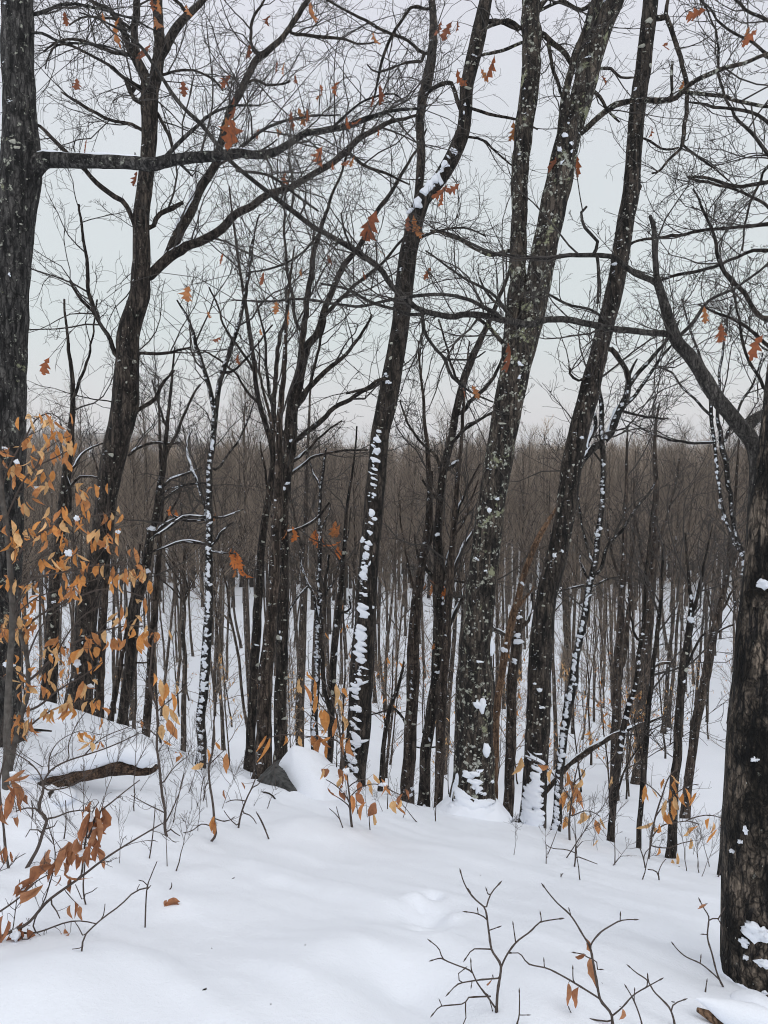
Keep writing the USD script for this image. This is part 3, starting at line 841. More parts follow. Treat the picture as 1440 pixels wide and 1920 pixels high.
# the middle tree with snow plastered up its trunk
T3, s3, p3, r3 = bare_tree('dark trunk in the middle with a ladder of snow clumps, fork above', 7.0, M['bark_dark'], [
    [(657, 1500, 46), (661, 1463, 43), (672, 1380, 44), (676, 1280, 44), (682, 1180, 41), (691, 1060, 38), (700, 960, 36), (710, 840, 35), (728, 740, 36), (746, 640, 34), (756, 560, 33), (763, 500, 33), (776, 433, 32), (792, 375, 31), (826, 333, 28), (861, 267, 28), (870, 233, 26), (875, 167, 26), (890, 100, 28), (906, 33, 27), (912, 0, 24), (920, -70, 22)],
    [(783, 385, 20), (786, 345, 16), (789, 267, 16), (791, 200, 18), (802, 150, 20), (809, 117, 18), (811, 60, 15), (811, 0, 13), (813, -70, 12)],
    [(735, 720, 8), (715, 712, 7), (690, 728, 5), (650, 740, 3)],
    [(868, 205, 8), (840, 155, 8), (800, 175, 7), (790, 195, 5)],
    [(905, 45, 11), (925, 38, 10), (950, 45, 9), (975, 55, 7)],
    [(800, 100, 7), (770, 80, 6), (720, 55, 6), (660, 25, 5), (600, -5, 4)],
    [(801, 18, 6), (780, 12, 6), (750, 45, 6), (725, 85, 6), (712, 130, 5), (700, 190, 3)],
    [(790, 115, 6), (760, 118, 5), (735, 130, 5), (715, 135, 4), (690, 120, 3)],
    [(872, 200, 6), (900, 210, 6), (960, 222, 5), (1010, 245, 3)],
    [(868, 258, 5), (900, 262, 5), (930, 285, 4), (960, 310, 3)],
    [(771, 455, 6), (800, 440, 5), (860, 430, 4), (910, 445, 3)],
], 13, sides=24, flare=0.15, sp=dict(n=5.5, l=(0.3, 1.2), maxr=0.07), wig=0.03)
snow_crust(T3, p3[0], s3[0], 800, 1480, -0.3, 0.72, 0.515, 3, 18.0, 0.045)
snow_on_trunk(T3, p3[0], s3[0], r3, 830, 1478, (16, 30), -0.22, (14, 30), (6, 14), 110, 0.45)
snow_on_trunk(T3, p3[0], s3[0], r3, 640, 830, (28, 45), -0.1, (10, 22), (6, 12), 60)
snow_crust(T3, p3[0], s3[0], 280, 375, -0.5, 0.7, 0.42, 5)
snow_on_trunk(T3, p3[0], s3[0], r3, 285, 370, (15, 25), -0.45, (16, 30), (8, 14), 40)
snow_on_trunk(T3, p3[0], s3[0], r3, 60, 280, (22, 40), -0.2, (7, 16), (5, 9), 50)

# the lichen covered double tree
T4, s4, p4, r4 = bare_tree('widest lichen spotted trunk right of centre, splitting into two tall stems', 6.2, M['bark_lichen'], [
    [(882, 1535, 84), (888, 1440, 73), (889, 1380, 72), (891, 1280, 69), (891, 1240, 62), (898, 1140, 60), (909, 1040, 54), (923, 940, 50), (939, 840, 50), (957, 740, 55), (982, 640, 50), (994, 600, 48), (1016, 500, 48), (1035, 400, 50), (1056, 300, 48), (1068, 250, 46), (1090, 180, 42), (1109, 100, 46), (1135, 30, 46), (1160, -20, 40), (1180, -70, 36)],
    [(950, 745, 34), (955, 690, 34), (960, 640, 33), (965, 560, 32), (968, 480, 32), (972, 400, 30), (978, 300, 33), (988, 200, 36), (993, 100, 36), (998, 0, 35), (1000, -70, 34)],
    [(1052, 262, 22), (1056, 200, 17), (1066, 150, 13), (1084, 100, 14), (1104, 50, 16), (1118, 10, 22), (1124, -4, 20)],
    [(1085, 250, 10), (1110, 230, 10), (1133, 210, 11), (1160, 193, 11), (1193, 187, 10), (1237, 187, 11), (1267, 185, 10), (1293, 163, 9), (1327, 140, 9), (1360, 125, 8), (1400, 113, 7), (1450, 98, 6)],
    [(1290, 173, 7), (1330, 178, 7), (1397, 190, 7), (1450, 198, 6)],
    [(1260, 180, 6), (1262, 150, 6), (1264, 115, 5)],
    [(1010, 62, 12), (1030, 78, 11), (1060, 100, 11), (1078, 128, 8)],
    [(1028, 80, 8), (1032, 120, 7), (1045, 160, 7), (1054, 182, 5)],
    [(1005, 25, 9), (1020, 5, 9), (1035, -20, 8)],
    [(1010, 20, 7), (1050, 5, 7), (1085, 22, 8), (1105, 12, 8)],
    [(975, 52, 10), (955, 38, 10), (930, 42, 8), (900, 60, 5)],
    [(975, 80, 6), (940, 92, 6), (910, 100, 5), (880, 130, 3)],
    [(958, 660, 8), (935, 640, 8), (915, 615, 7), (880, 590, 5)],
    [(1125, 130, 6), (1145, 130, 6), (1170, 147, 5), (1190, 145, 4)],
    [(950, 470, 8), (925, 480, 7), (895, 470, 6), (860, 450, 5), (810, 430, 4)],
    [(985, 640, 6), (960, 600, 5), (920, 560, 5), (900, 520, 3)],
    [(1115, 172, 8), (1130, 185, 7), (1140, 205, 6), (1165, 230, 4)],
], 14, sides=30, amp=0.12, flare=0.28, sp=dict(n=5, l=(0.3, 1.3), maxr=0.05), wig=0.035, limb_names={2: 'split_wood'}, slopes={1: 0.06})
snow_on_trunk(T4, p4[0], s4[0], r4, 1425, 1500, (9, 14), -0.02, (16, 46), (8, 16), 0, 0.3)
snow_crust(T4, p4[0], s4[0], 1425, 1560, 0.0, 1.5, 0.4, 7, 16.0, 0.06, 0.5)
hz4 = s4[0].P[:, 2] - base_h(s4[0].P[:, 0], s4[0].P[:, 1])
pf = np.linspace(0, 1, 14)
zf = float(base_h(np.array([s4[0].P[0][0]]), np.array([s4[0].P[0][1]]))[0])
i4 = int(np.argmin(np.abs(hz4)))
pc = s4[0].P[i4]
fp = np.stack([pc[0] + 0 * pf, pc[1] - 0.02 + 0 * pf, zf - 0.04 + 0.3 * pf], 1)
T4.part('snow_foot', stem_mesh(fp, 0.2 * (1 - pf) ** 1.3 + 0.15 * (1 - pf ** 6), 64, 0.22, 9.0, 5), M['snow'], p4[0])
snow_on_trunk(T4, p4[0], s4[0], r4, 700, 1430, (26, 60), 0.15, (6, 18), (5, 13), 150, 0.6)
snow_on_trunk(T4, p4[0], s4[0], r4, 235, 300, (6, 11), -0.15, (12, 26), (8, 14), 30)
snow_on_trunk(T4, p4[0], s4[0], r4, 300, 700, (50, 90), 0.1, (6, 13), (5, 10), 110)
snow_on_trunk(T4, p4[1], s4[1], r4, 40, 700, (90, 160), 0.0, (5, 11), (4, 9), 90)
c, m = at(1128, 2, 6.15)
T4.part('snow_clump', lump(c, RGT, np.array([0, 0, 1.0]), np.array([0, -1.0, 0]), 16 * m, 7 * m, 0.06, 77), M['snow'], p4[2])
for (px, py, a, b) in ((930, 1208, 9, 16), (912, 1395, 8, 14), (905, 1310, 6, 14)):
    i = int(np.argmin(np.abs(s4[0].py - py)))
    cc, e1, T, o = on_trunk(s4[0], i, np.clip((px - s4[0].px[i]) / (s4[0].R[i] / (6.2 / FPX)), -.95, .95), 1.0)
    T4.part('snow_clump', lump(cc, e1, T, o, a * 6.2 / FPX, b * 6.2 / FPX, 0.03, px), M['snow'], p4[0])

T5, s5, p5, r5 = bare_tree('speckled trunk right of the lichen tree, leaning right to the top', 6.6, M['bark_spotted'], [
    [(996, 1560, 50), (998, 1540, 48), (1005, 1440, 45), (1010, 1280, 44), (1022, 1140, 40), (1044, 1040, 38), (1063, 940, 37), (1078, 840, 39), (1104, 740, 37), (1128, 640, 32), (1156, 533, 33), (1172, 433, 31), (1184, 353, 32), (1188, 300, 29), (1196, 200, 28), (1209, 100, 28), (1220, 0, 27), (1228, -70, 26)],
    [(1222, 35, 11), (1238, 32, 11), (1247, 30, 10), (1253, 45, 9), (1263, 73, 9), (1280, 120, 8), (1290, 157, 8), (1288, 200, 8), (1283, 260, 7), (1277, 280, 6), (1253, 307, 5), (1237, 323, 4), (1225, 325, 3)],
    [(1247, 34, 8), (1250, 12, 7), (1256, -20, 6)],
    [(1180, 345, 22), (1194, 352, 24), (1200, 356, 16)],
    [(1195, 255, 5), (1220, 265, 5), (1250, 280, 4), (1275, 275, 3)],
    [(1283, 275, 5), (1300, 290, 5), (1330, 310, 4), (1370, 340, 3)],
    [(1120, 660, 9), (1140, 655, 9), (1158, 672, 10), (1178, 712, 9)],
    [(1115, 700, 5), (1085, 715, 5), (1068, 700, 5), (1070, 690, 3)],
], 15, sides=24, flare=0.1, sp=dict(n=5, l=(0.3, 1.2), maxr=0.05), wig=0.03, limb_names={3: 'knot'})
snow_crust(T5, p5[0], s5[0], 1400, 1560, -0.1, 1.2, 0.47, 9, 18.0, 0.035, 0.3)
snow_on_trunk(T5, p5[0], s5[0], r5, 1440, 1552, (14, 25), -0.1, (16, 34), (8, 15), 30, 0.3)
snow_on_trunk(T5, p5[0], s5[0], r5, 1290, 1440, (18, 34), -0.1, (12, 26), (7, 13), 60)
snow_on_trunk(T5, p5[0], s5[0], r5, 500, 1290, (50, 95), 0.0, (6, 13), (4, 9), 170)
snow_on_trunk(T5, p5[0], s5[0], r5, 20, 500, (70, 130), 0.05, (5, 11), (4, 8), 90)

# the nearest trunk, cut by the right edge
T6, s6, p6, r6 = bare_tree('nearest rough trunk cut off by the right edge of the view', 2.6, M['bark_near'], [
    [(1437, 1905, 162), (1435, 1850, 156), (1433, 1700, 150), (1437, 1500, 146), (1450, 1280, 138), (1468, 1040, 128), (1485, 860, 122), (1503, 700, 118), (1525, 520, 112), (1550, 300, 106), (1580, 0, 100)],
    [(1445, 1120, 46), (1425, 1118, 44), (1412, 1122, 34)],
], 16, sides=64, amp=0.07, flare=0.03, limb_names={1: 'broken_stub'}, slopes={1: -0.9})
for (px, py, a, b) in ((1418, 1712, 22, 15), (1432, 1703, 16, 12), (1400, 1722, 10, 7), (1432, 1755, 14, 8), (1425, 1848, 16, 12), (1438, 1858, 14, 10), (1405, 1540, 5, 7), (1395, 1555, 4, 3), (1436, 1095, 12, 8), (1402, 1750, 5, 4), (1392, 1820, 6, 6), (1433, 1805, 5, 3), (1380, 1575, 4, 3), (1420, 1416, 6, 4)):
    i = int(np.argmin(np.abs(s6[0].py - py)))
    cc, e1, T, o = on_trunk(s6[0], i, np.clip((px - s6[0].px[i]) / (s6[0].R[i] / (2.6 / FPX)), -.97, .97), 1.0)
    T6.part('snow_clump', lump(cc, e1, T, o, a * 2.6 / FPX, b * 2.6 / FPX, 0.012, px + py, ICO2, 0.8), M['snow'], p6[0])

z6 = float(base_h(np.array([s6[0].P[0][0]]), np.array([s6[0].P[0][1]]))[0])
i6 = int(np.argmin(np.abs(s6[0].P[:, 2] - z6)))
f6 = np.stack([s6[0].P[i6][0] + 0 * pf, s6[0].P[i6][1] + 0 * pf, z6 - 0.06 + 0.13 * pf], 1)
T6.part('snow_foot', stem_mesh(f6, s6[0].R[i6] * (1.0 + 0.2 * (1 - pf) ** 1.2 - 0.04 * pf), 60, 0.08, 16.0, 8), M['snow'], p6[0])

# the crooked oak behind it, whose long thin branches cross the whole view
T7, s7, p7, r7 = bare_tree('crooked dark oak just behind the nearest trunk, long branches crossing the view', 4.9, M['near_limb'], [
    [(1360, 1650, 26), (1363, 1600, 25), (1375, 1400, 25), (1393, 1200, 25), (1405, 1100, 25), (1412, 1000, 26), (1420, 900, 28), (1417, 850, 30), (1407, 825, 29), (1390, 803, 29), (1367, 773, 28), (1343, 743, 27), (1320, 707, 26), (1293, 667, 24), (1267, 638, 23), (1253, 600, 21), (1240, 555, 18), (1229, 518, 15)],
    [(1231, 522, 12), (1230, 500, 11), (1228, 450, 10), (1224, 420, 9), (1220, 404, 7)],
    [(1232, 530, 13), (1220, 525, 12), (1193, 513, 12), (1173, 497, 11), (1150, 480, 10), (1117, 477, 9), (1077, 477, 8), (1037, 483, 8), (980, 483, 7), (927, 477, 6), (880, 457, 5), (847, 440, 4), (813, 430, 3)],
    [(1270, 640, 14), (1257, 627, 13), (1193, 623, 12), (1147, 617, 12), (1110, 607, 13), (1070, 600, 12), (1027, 600, 12), (993, 610, 12), (960, 602, 12), (913, 590, 12), (877, 587, 12), (847, 593, 11), (813, 587, 10), (780, 577, 10), (757, 560, 11), (733, 540, 10), (713, 507, 11), (667, 473, 11), (627, 450, 10), (580, 423, 10), (540, 393, 10), (500, 363, 9), (457, 330, 8), (427, 303, 8), (400, 267, 8), (377, 233, 8), (343, 200, 7), (317, 163, 7), (297, 137, 6), (267, 90, 6), (240, 63, 5), (200, 40, 4), (150, 20, 3)],
    [(1395, 806, 20), (1412, 788, 20), (1440, 773, 20), (1490, 750, 18)],
    [(940, 597, 8), (905, 577, 8), (870, 560, 7), (835, 552, 7), (795, 553, 7), (740, 560, 6), (690, 572, 6), (640, 572, 5), (570, 563, 5), (500, 563, 4), (440, 560, 3)],
    [(800, 585, 7), (770, 590, 7), (735, 582, 6), (690, 568, 6), (650, 547, 5), (600, 535, 4)],
    [(790, 580, 7), (792, 612, 7), (815, 652, 6), (833, 672, 6), (840, 700, 5), (860, 720, 5), (890, 740, 4), (925, 755, 3)],
    [(830, 672, 5), (850, 674, 5), (880, 672, 4), (915, 655, 3)],
    [(440, 318, 6), (500, 330, 5), (560, 372, 5), (600, 400, 3)],
    [(1110, 478, 7), (1120, 460, 6), (1100, 430, 6), (1093, 400, 5), (1103, 388, 4)],
    [(1118, 478, 6), (1122, 520, 6), (1120, 570, 5)],
    [(960, 600, 7), (930, 560, 6), (880, 530, 5), (840, 500, 4), (800, 470, 3)],
    [(690, 490, 5), (650, 440, 4), (640, 400, 3)],
    [(1150, 618, 6), (1110, 585, 5), (1060, 570, 5), (1020, 545, 3)],
    [(1270, 640, 7), (1300, 600, 7), (1330, 560, 6), (1380, 535, 5), (1440, 490, 4)],
    [(600, 436, 5), (570, 470, 4), (520, 500, 4), (470, 510, 3)],
], 17, sides=16, amp=0.14, flare=0.25, sp=dict(n=8, l=(0.25, 1.0), maxr=0.03, skip=0.0), wig=0.025, limb_names={1: 'broken_top'}, limb_mat=M['near_limb'],
    slopes={1: 0.0, 2: 0.1, 3: -0.1, 4: 0.3}, rmin=0.0014)

oak1 = [(120, 33, 24), (192, 32, 20), (225, 52, 38), (283, 8, 26), (296, 6, 22), (290, 50, 40), (282, 108, 52), (350, 20, 24), (144, 162, 32), (343, 166, 30), (418, 155, 18), (433, 155, 30), (437, 205, 48), (430, 248, 52), (424, 236, 34), (163, 272, 22), (257, 335, 28),
        (468, 95, 25), (583, 25, 42), (510, 40, 22), (701, 73, 30), (520, 123, 18), (534, 128, 22), (553, 150, 25), (600, 170, 22), (605, 185, 18), (638, 165, 26), (712, 175, 38), (697, 190, 20), (545, 222, 32), (560, 218, 32), (575, 215, 24), (485, 255, 26), (518, 250, 18), (650, 228, 20), (660, 245, 34), (710, 248, 20), (605, 297, 46), (665, 305, 24), (655, 310, 20), (623, 310, 16), (537, 335, 26), (380, 240, 12)]
oak7 = [(355, 553, 36), (392, 597, 26), (418, 486, 24), (840, 365, 40, 50), (862, 360, 34, 60), (828, 375, 26), (706, 425, 60), (775, 425, 44), (765, 420, 30), (705, 473, 20), (615, 486, 18), (566, 510, 14), (680, 516, 18), (808, 512, 22), (495, 522, 26), (518, 578, 26), (542, 595, 26), (488, 622, 14), (867, 735, 22), (885, 735, 26), (953, 667, 48), (1430, 655, 54), (1320, 590, 32), (1352, 625, 40), (415, 645, 28), (447, 673, 20), (93, 687, 34),
        (815, 1105, 30), (830, 1110, 22), (443, 1055, 34), (436, 1045, 26), (447, 1080, 22), (720, 1048, 26), (755, 1053, 28), (820, 1208, 16), (630, 995, 22), (592, 1013, 26), (632, 990, 30), (640, 1028, 28), (540, 1000, 24)]
oak4 = [(827, 55, 34), (848, 60, 42), (857, 48, 22), (858, 148, 38), (902, 145, 32), (928, 123, 42), (962, 245, 36), (1065, 300, 44), (1080, 308, 40), (1050, 308, 30, 50), (1068, 330, 22), (1127, 150, 14)]
oak5 = [(1325, 40, 44, 70), (1252, 93, 28), (1285, 160, 32), (1221, 247, 20), (1405, 60, 22), (1420, 75, 40, 40)]
tw(T1, hang_leaves(T1, s1[1:], oak1, 'oak', OAK, r1, jit=0.2), 'twig')
mid_oak = [l for l in oak7 if l[1] > 900]
tw(T7, hang_leaves(T7, s7[2:], [l for l in oak7 if l[1] <= 900], 'oak', OAK, r7, jit=0.15), 'twig')
tw(T4, hang_leaves(T4, s4[3:], oak4, 'oak', OAK, r4, jit=0.15), 'twig')
tw(T5, hang_leaves(T5, s5[1:], oak5, 'oak', OAK, r5, jit=0.15), 'twig')

# ------------------------------------------------------------------ trees on the slope behind the brow, each as it stands
def mid(label, Y, mat, limbs, seed, sp=None, snow=None, leaves=(), strips=(), group=None, twig='twig', amp=0.1, crust=None):
    th, st, paths, rng = bare_tree(label, Y, M[mat], limbs, seed, sides=12, amp=amp, flare=0.25, sp=sp or dict(n=2.6, l=(0.5, 1.8), maxr=0.04, trunk=True), wig=0.05, twig=twig, rmin=0.0026 * max(1, Y / 9), levels=((6, 0.3, 0.6), (4, 0.3, 0.6)), up=0.09)
    if snow:
        for y0, y1, gap, off, w, h, n in snow:
            snow_on_trunk(th, paths[0], st[0], rng, y0, y1, gap, off, w, h, n, 0.4)
    if crust:
        snow_crust(th, paths[0], st[0], crust[0], crust[1], crust[2], 0.85, crust[3] + 0.06, seed, 19.0, 0.025)
    for k, a, b in strips:
        snow_strip(th, paths[k], st[k], rng, a, b, 0.6, 0.72)
    if leaves:
        tw(th, hang_leaves(th, st[1:] if len(st) > 1 else st, [(l[0] + a, l[1] + b, l[2] * f) for l in leaves for a, b, f in ((0, 0, 1.1), (8, 5, .95), (-6, 4, .8))], 'oak', OAKMID, rng, jit=0.1), 'twig')
    return th, st, paths, rng


mid('thin birch-like trunk ringed with snow, snowy bare branches at mid height', 8.4, 'bark_ringed', [
    [(374, 1446, 19), (375, 1440, 18), (378, 1340, 17), (385, 1240, 18), (390, 1150, 16), (392, 1050, 14), (392, 970, 13), (393, 900, 12), (400, 815, 11), (407, 760, 10), (414, 717, 10), (428, 670, 9), (445, 615, 8), (462, 540, 6), (478, 440, 4)],
    [(403, 807, 9), (397, 740, 9), (388, 700, 8), (370, 645, 7), (350, 600, 5), (330, 560, 3)],
    [(388, 980, 7), (380, 950, 7), (368, 910, 6), (355, 870, 6), (349, 835, 5), (356, 820, 4), (362, 808, 2)],
    [(388, 970, 6), (345, 968, 6), (325, 980, 6), (300, 1000, 5), (280, 1015, 3)],
    [(388, 975, 5), (350, 972, 5), (330, 965, 4), (316, 958, 2)],
    [(396, 970, 5), (415, 972, 4), (440, 964, 3), (455, 958, 2)],
    [(396, 1022, 5), (415, 1005, 5), (432, 985, 4), (440, 978, 2)],
    [(388, 1020, 5), (360, 1013, 4), (330, 1018, 4), (305, 1030, 3), (285, 1036, 2)],
    [(394, 1030, 5), (410, 1035, 4), (440, 1040, 3)],
    [(388, 905, 4), (350, 910, 4), (320, 918, 3), (300, 930, 2)],
    [(420, 700, 6), (440, 690, 5), (470, 660, 4), (510, 610, 3)],
    [(398, 880, 5), (425, 850, 4), (460, 790, 3), (480, 730, 2)],
], 21, crust=(800, 1445, -0.2, 0.47), snow=[(800, 1440, (16, 17.9), -0.1, (10, 20), (3, 7), 120)], strips=[(2, 0, 1), (3, 0, 1), (4, 0, 1), (5, 0, 1), (6, 0, 1), (7, 0, 1), (8, 0, 1)],
    leaves=[(395, 965, 18), (440, 1050, 34), (434, 1042, 26), (447, 1072, 22), (321, 957, 16)])

mid('dark twin-stemmed trunk with many ascending limbs, right of the boulder', 8.8, 'bark_maple', [
    [(524, 1440, 24), (526, 1380, 23), (528, 1200, 23), (530, 1073, 22), (530, 973, 22), (535, 907, 24), (543, 827, 25), (550, 750, 22), (563, 700, 20), (577, 645, 16), (590, 633, 14), (613, 567, 12), (643, 500, 11), (667, 470, 10), (693, 427, 9), (710, 393, 8), (733, 360, 7), (770, 300, 5), (800, 240, 3)],
    [(553, 745, 15), (560, 690, 14), (567, 633, 12), (577, 560, 11), (590, 493, 10), (603, 433, 8), (620, 380, 6), (650, 300, 4), (665, 250, 3)],
    [(545, 830, 11), (553, 825, 10), (590, 797, 10), (623, 770, 9), (667, 740, 8), (720, 710, 6), (760, 680, 4)],
    [(552, 755, 11), (560, 747, 10), (613, 697, 9), (647, 670, 7), (670, 640, 6), (700, 590, 4)],
    [(600, 600, 8), (640, 560, 7), (690, 520, 6), (740, 470, 5), (790, 400, 3)],
    [(566, 640, 8), (552, 580, 7), (540, 510, 6), (530, 430, 5), (545, 330, 3)],
    [(543, 835, 8), (520, 790, 7), (505, 720, 6), (500, 640, 5), (480, 560, 3)],
    [(548, 780, 7), (580, 720, 6), (600, 650, 5), (608, 580, 4)],
    [(536, 900, 7), (560, 880, 6), (600, 852, 5), (640, 843, 4), (690, 842, 3)],
    [(538, 870, 6), (570, 848, 5), (600, 820, 4), (640, 790, 3)],
    [(527, 1000, 6), (560, 990, 6), (595, 965, 5), (615, 940, 4)],
    [(528, 985, 8), (518, 975, 6), (507, 965, 4)],
], 22, sp=dict(n=3.0, l=(0.5, 1.7), maxr=0.04, trunk=True), snow=[(660, 900, (40, 70), 0, (8, 14), (4, 8), 30), (960, 1440, (30, 55), 0, (8, 18), (4, 8), 140)], strips=[(8, 0, .8), (9, 0, .5), (10, 0, .9), (11, 0, 1)],
    leaves=[(540, 1000, 24), (541, 990, 18)])

mid('straight brown trunk standing directly behind the snowy boulder', 7.4, 'bark_brown', [
    [(488, 1472, 34), (491, 1450, 31), (497, 1280, 28), (508, 1180, 23), (514, 1100, 21), (518, 1000, 19), (520, 920, 17), (523, 840, 14), (528, 760, 11), (536, 660, 8), (540, 560, 5), (552, 460, 3)],
    [(519, 960, 7), (505, 930, 6), (495, 890, 5), (490, 830, 3)],
    [(524, 830, 6), (510, 770, 5), (490, 700, 4), (486, 640, 2)],
], 23, snow=[(960, 1440, (45, 80), -0.1, (8, 16), (4, 8), 80)])

mid('slim forked trunk left of the twin-stemmed tree', 9.6, 'bark_maple', [
    [(464, 1462, 19), (470, 1380, 18), (480, 1200, 17), (487, 1073, 15), (493, 1000, 14), (503, 940, 14), (510, 893, 14), (513, 853, 14), (500, 807, 10), (485, 750, 9), (470, 640, 8), (455, 540, 6), (440, 430, 4), (430, 350, 3)],
    [(513, 850, 11), (515, 800, 10), (516, 740, 9), (520, 680, 8), (532, 600, 6), (548, 500, 4)],
    [(478, 700, 6), (450, 660, 5), (420, 610, 4), (395, 540, 3)],
    [(490, 770, 6), (470, 740, 5), (430, 690, 4), (380, 660, 3)],
    [(460, 560, 5), (470, 480, 4), (490, 400, 3)],
], 24, snow=[(870, 1450, (45, 90), 0, (7, 13), (4, 8), 90)])

mid('thin pale snow-crusted stem rising between the twin tree and the middle trunk', 10.0, 'bark_ringed', [
    [(590, 1392, 14), (590, 1370, 14), (595, 1270, 12), (597, 1170, 10), (598, 1107, 9), (600, 1040, 8), (598, 973, 7), (600, 920, 6), (607, 880, 5), (612, 840, 3)],
    [(600, 1160, 5), (575, 1090, 4), (560, 1040, 3)],
    [(599, 915, 4), (590, 890, 3), (582, 862, 2)],
    [(597, 1180, 6), (580, 1100, 4), (560, 1120, 4), (545, 1150, 3)],
    [(598, 1130, 5), (625, 1090, 4), (645, 1030, 3), (655, 950, 2)],
    [(599, 1000, 4), (615, 970, 3), (622, 945, 2)],
], 25, crust=(930, 1390, -0.2, 0.46), snow=[(930, 1390, (14, 17.9), -0.1, (8, 15), (4, 7), 90)], strips=[(1, 0, 1), (2, 0, 1), (3, 0, 1), (4, .3, 1)], leaves=[(592, 1013, 26), (630, 992, 30), (640, 1028, 26), (633, 1035, 20), (592, 1003, 20)], sp=dict(n=3.0, l=(0.3, 1.0), maxr=0.03, trunk=True))

mid('knobbly dark trunk between the middle and lichen trees, with angular limbs', 8.2, 'bark_maple', [
    [(791, 1530, 23), (795, 1490, 22), (800, 1400, 21), (817, 1273, 22), (823, 1140, 22), (820, 1007, 18), (827, 907, 15), (837, 857, 15), (850, 807, 14), (863, 740, 14), (878, 690, 14), (900, 640, 12), (925, 590, 9), (950, 520, 7), (975, 440, 4)],
    [(862, 775, 8), (880, 760, 8), (905, 735, 7), (935, 690, 6), (955, 650, 4)],
    [(845, 830, 7), (880, 800, 6), (915, 780, 5), (945, 765, 4)],
    [(830, 900, 7), (815, 860, 6), (790, 830, 5), (765, 790, 4), (750, 750, 3)],
    [(838, 880, 8), (855, 870, 8), (870, 860, 7), (866, 862, 3)],
    [(826, 1120, 10), (838, 1100, 9), (850, 1070, 8), (868, 1030, 7), (890, 990, 5), (905, 960, 3)],
    [(826, 1090, 9), (840, 1040, 8), (848, 1000, 7), (858, 950, 5), (880, 905, 4), (900, 870, 3)],
    [(822, 1200, 8), (845, 1165, 8), (862, 1130, 7), (875, 1120, 6)],
    [(824, 1100, 8), (806, 1070, 7), (790, 1050, 5), (780, 1000, 3)],
    [(826, 940, 6), (805, 920, 5), (788, 900, 4)],
    [(868, 720, 6), (845, 690, 5), (835, 650, 4), (822, 600, 3)],
    [(820, 1060, 6), (840, 1085, 5), (872, 1090, 4)],
], 26, snow=[(1090, 1500, (28, 50), 0.1, (8, 16), (5, 9), 100), (700, 1000, (60, 90), 0, (6, 12), (4, 7), 50)], strips=[(4, 0, 1), (5, .1, .9), (6, .1, .8), (7, 0, 1), (11, 0, 1)],
    leaves=[(815, 1103, 30), (828, 1108, 26), (836, 1112, 20), (806, 1097, 18), (820, 1208, 16)], sp=dict(n=2.8, l=(0.4, 1.4), maxr=0.035, trunk=True))

mid('plain straight trunk just right of the middle snow-clumped tree', 8.6, 'bark_brown', [
    [(762, 1508, 25), (765, 1460, 24), (770, 1380, 24), (773, 1280, 24), (780, 1140, 20), (792, 1060, 16), (802, 1000, 14), (806, 940, 12), (803, 880, 10), (800, 820, 8), (790, 720, 5), (785, 640, 3)],
    [(783, 1130, 8), (770, 1080, 6), (760, 1020, 4), (752, 940, 3)],
    [(798, 1040, 10), (806, 980, 9), (808, 930, 8), (811, 885, 6)],
], 27, snow=[(1080, 1480, (50, 90), 0, (7, 14), (5, 9), 60)])

mid('smooth brown trunk tucked left of the lichen tree, hiding its foot', 8.0, 'bark_brown', [
    [(819, 1535, 17), (822, 1500, 16), (827, 1380, 18), (832, 1280, 17), (842, 1100, 14), (852, 980, 11), (862, 860, 8), (872, 740, 5), (880, 640, 3)],
    [(848, 1020, 5), (870, 970, 4), (900, 900, 3)],
], 28)

mid('leaning dead pale brown snag with stripped bark behind the lichen tree', 7.6, 'dead_wood', [
    [(926, 1480, 15), (930, 1360, 14), (935, 1300, 14), (945, 1230, 15), (960, 1157, 14), (973, 1117, 13), (990, 1057, 12), (1010, 1007, 11), (1028, 975, 9), (1043, 950, 4)],
    [(962, 1150, 6), (980, 1132, 5), (1003, 1100, 3)],
], 29, snow=[(1040, 1200, (40, 60), -0.2, (8, 16), (5, 9), 10)], sp=dict(n=1.0, l=(0.1, 0.3)), amp=0.25)

mid('short broken trunk capped with snow between the two speckled trees', 8.2, 'bark_brown', [
    [(950, 1535, 20), (955, 1500, 19), (960, 1300, 19), (967, 1200, 19), (972, 1160, 18), (974, 1143, 15)],
    [(968, 1180, 10), (985, 1165, 8), (992, 1142, 6), (998, 1115, 5)],
    [(962, 1200, 8), (948, 1190, 7), (930, 1180, 5), (905, 1182, 3)],
], 30, snow=[(1140, 1200, (7, 11), 0.0, (16, 24), (8, 13), 20)], strips=[(1, 0, 1), (2, 0, 1)])

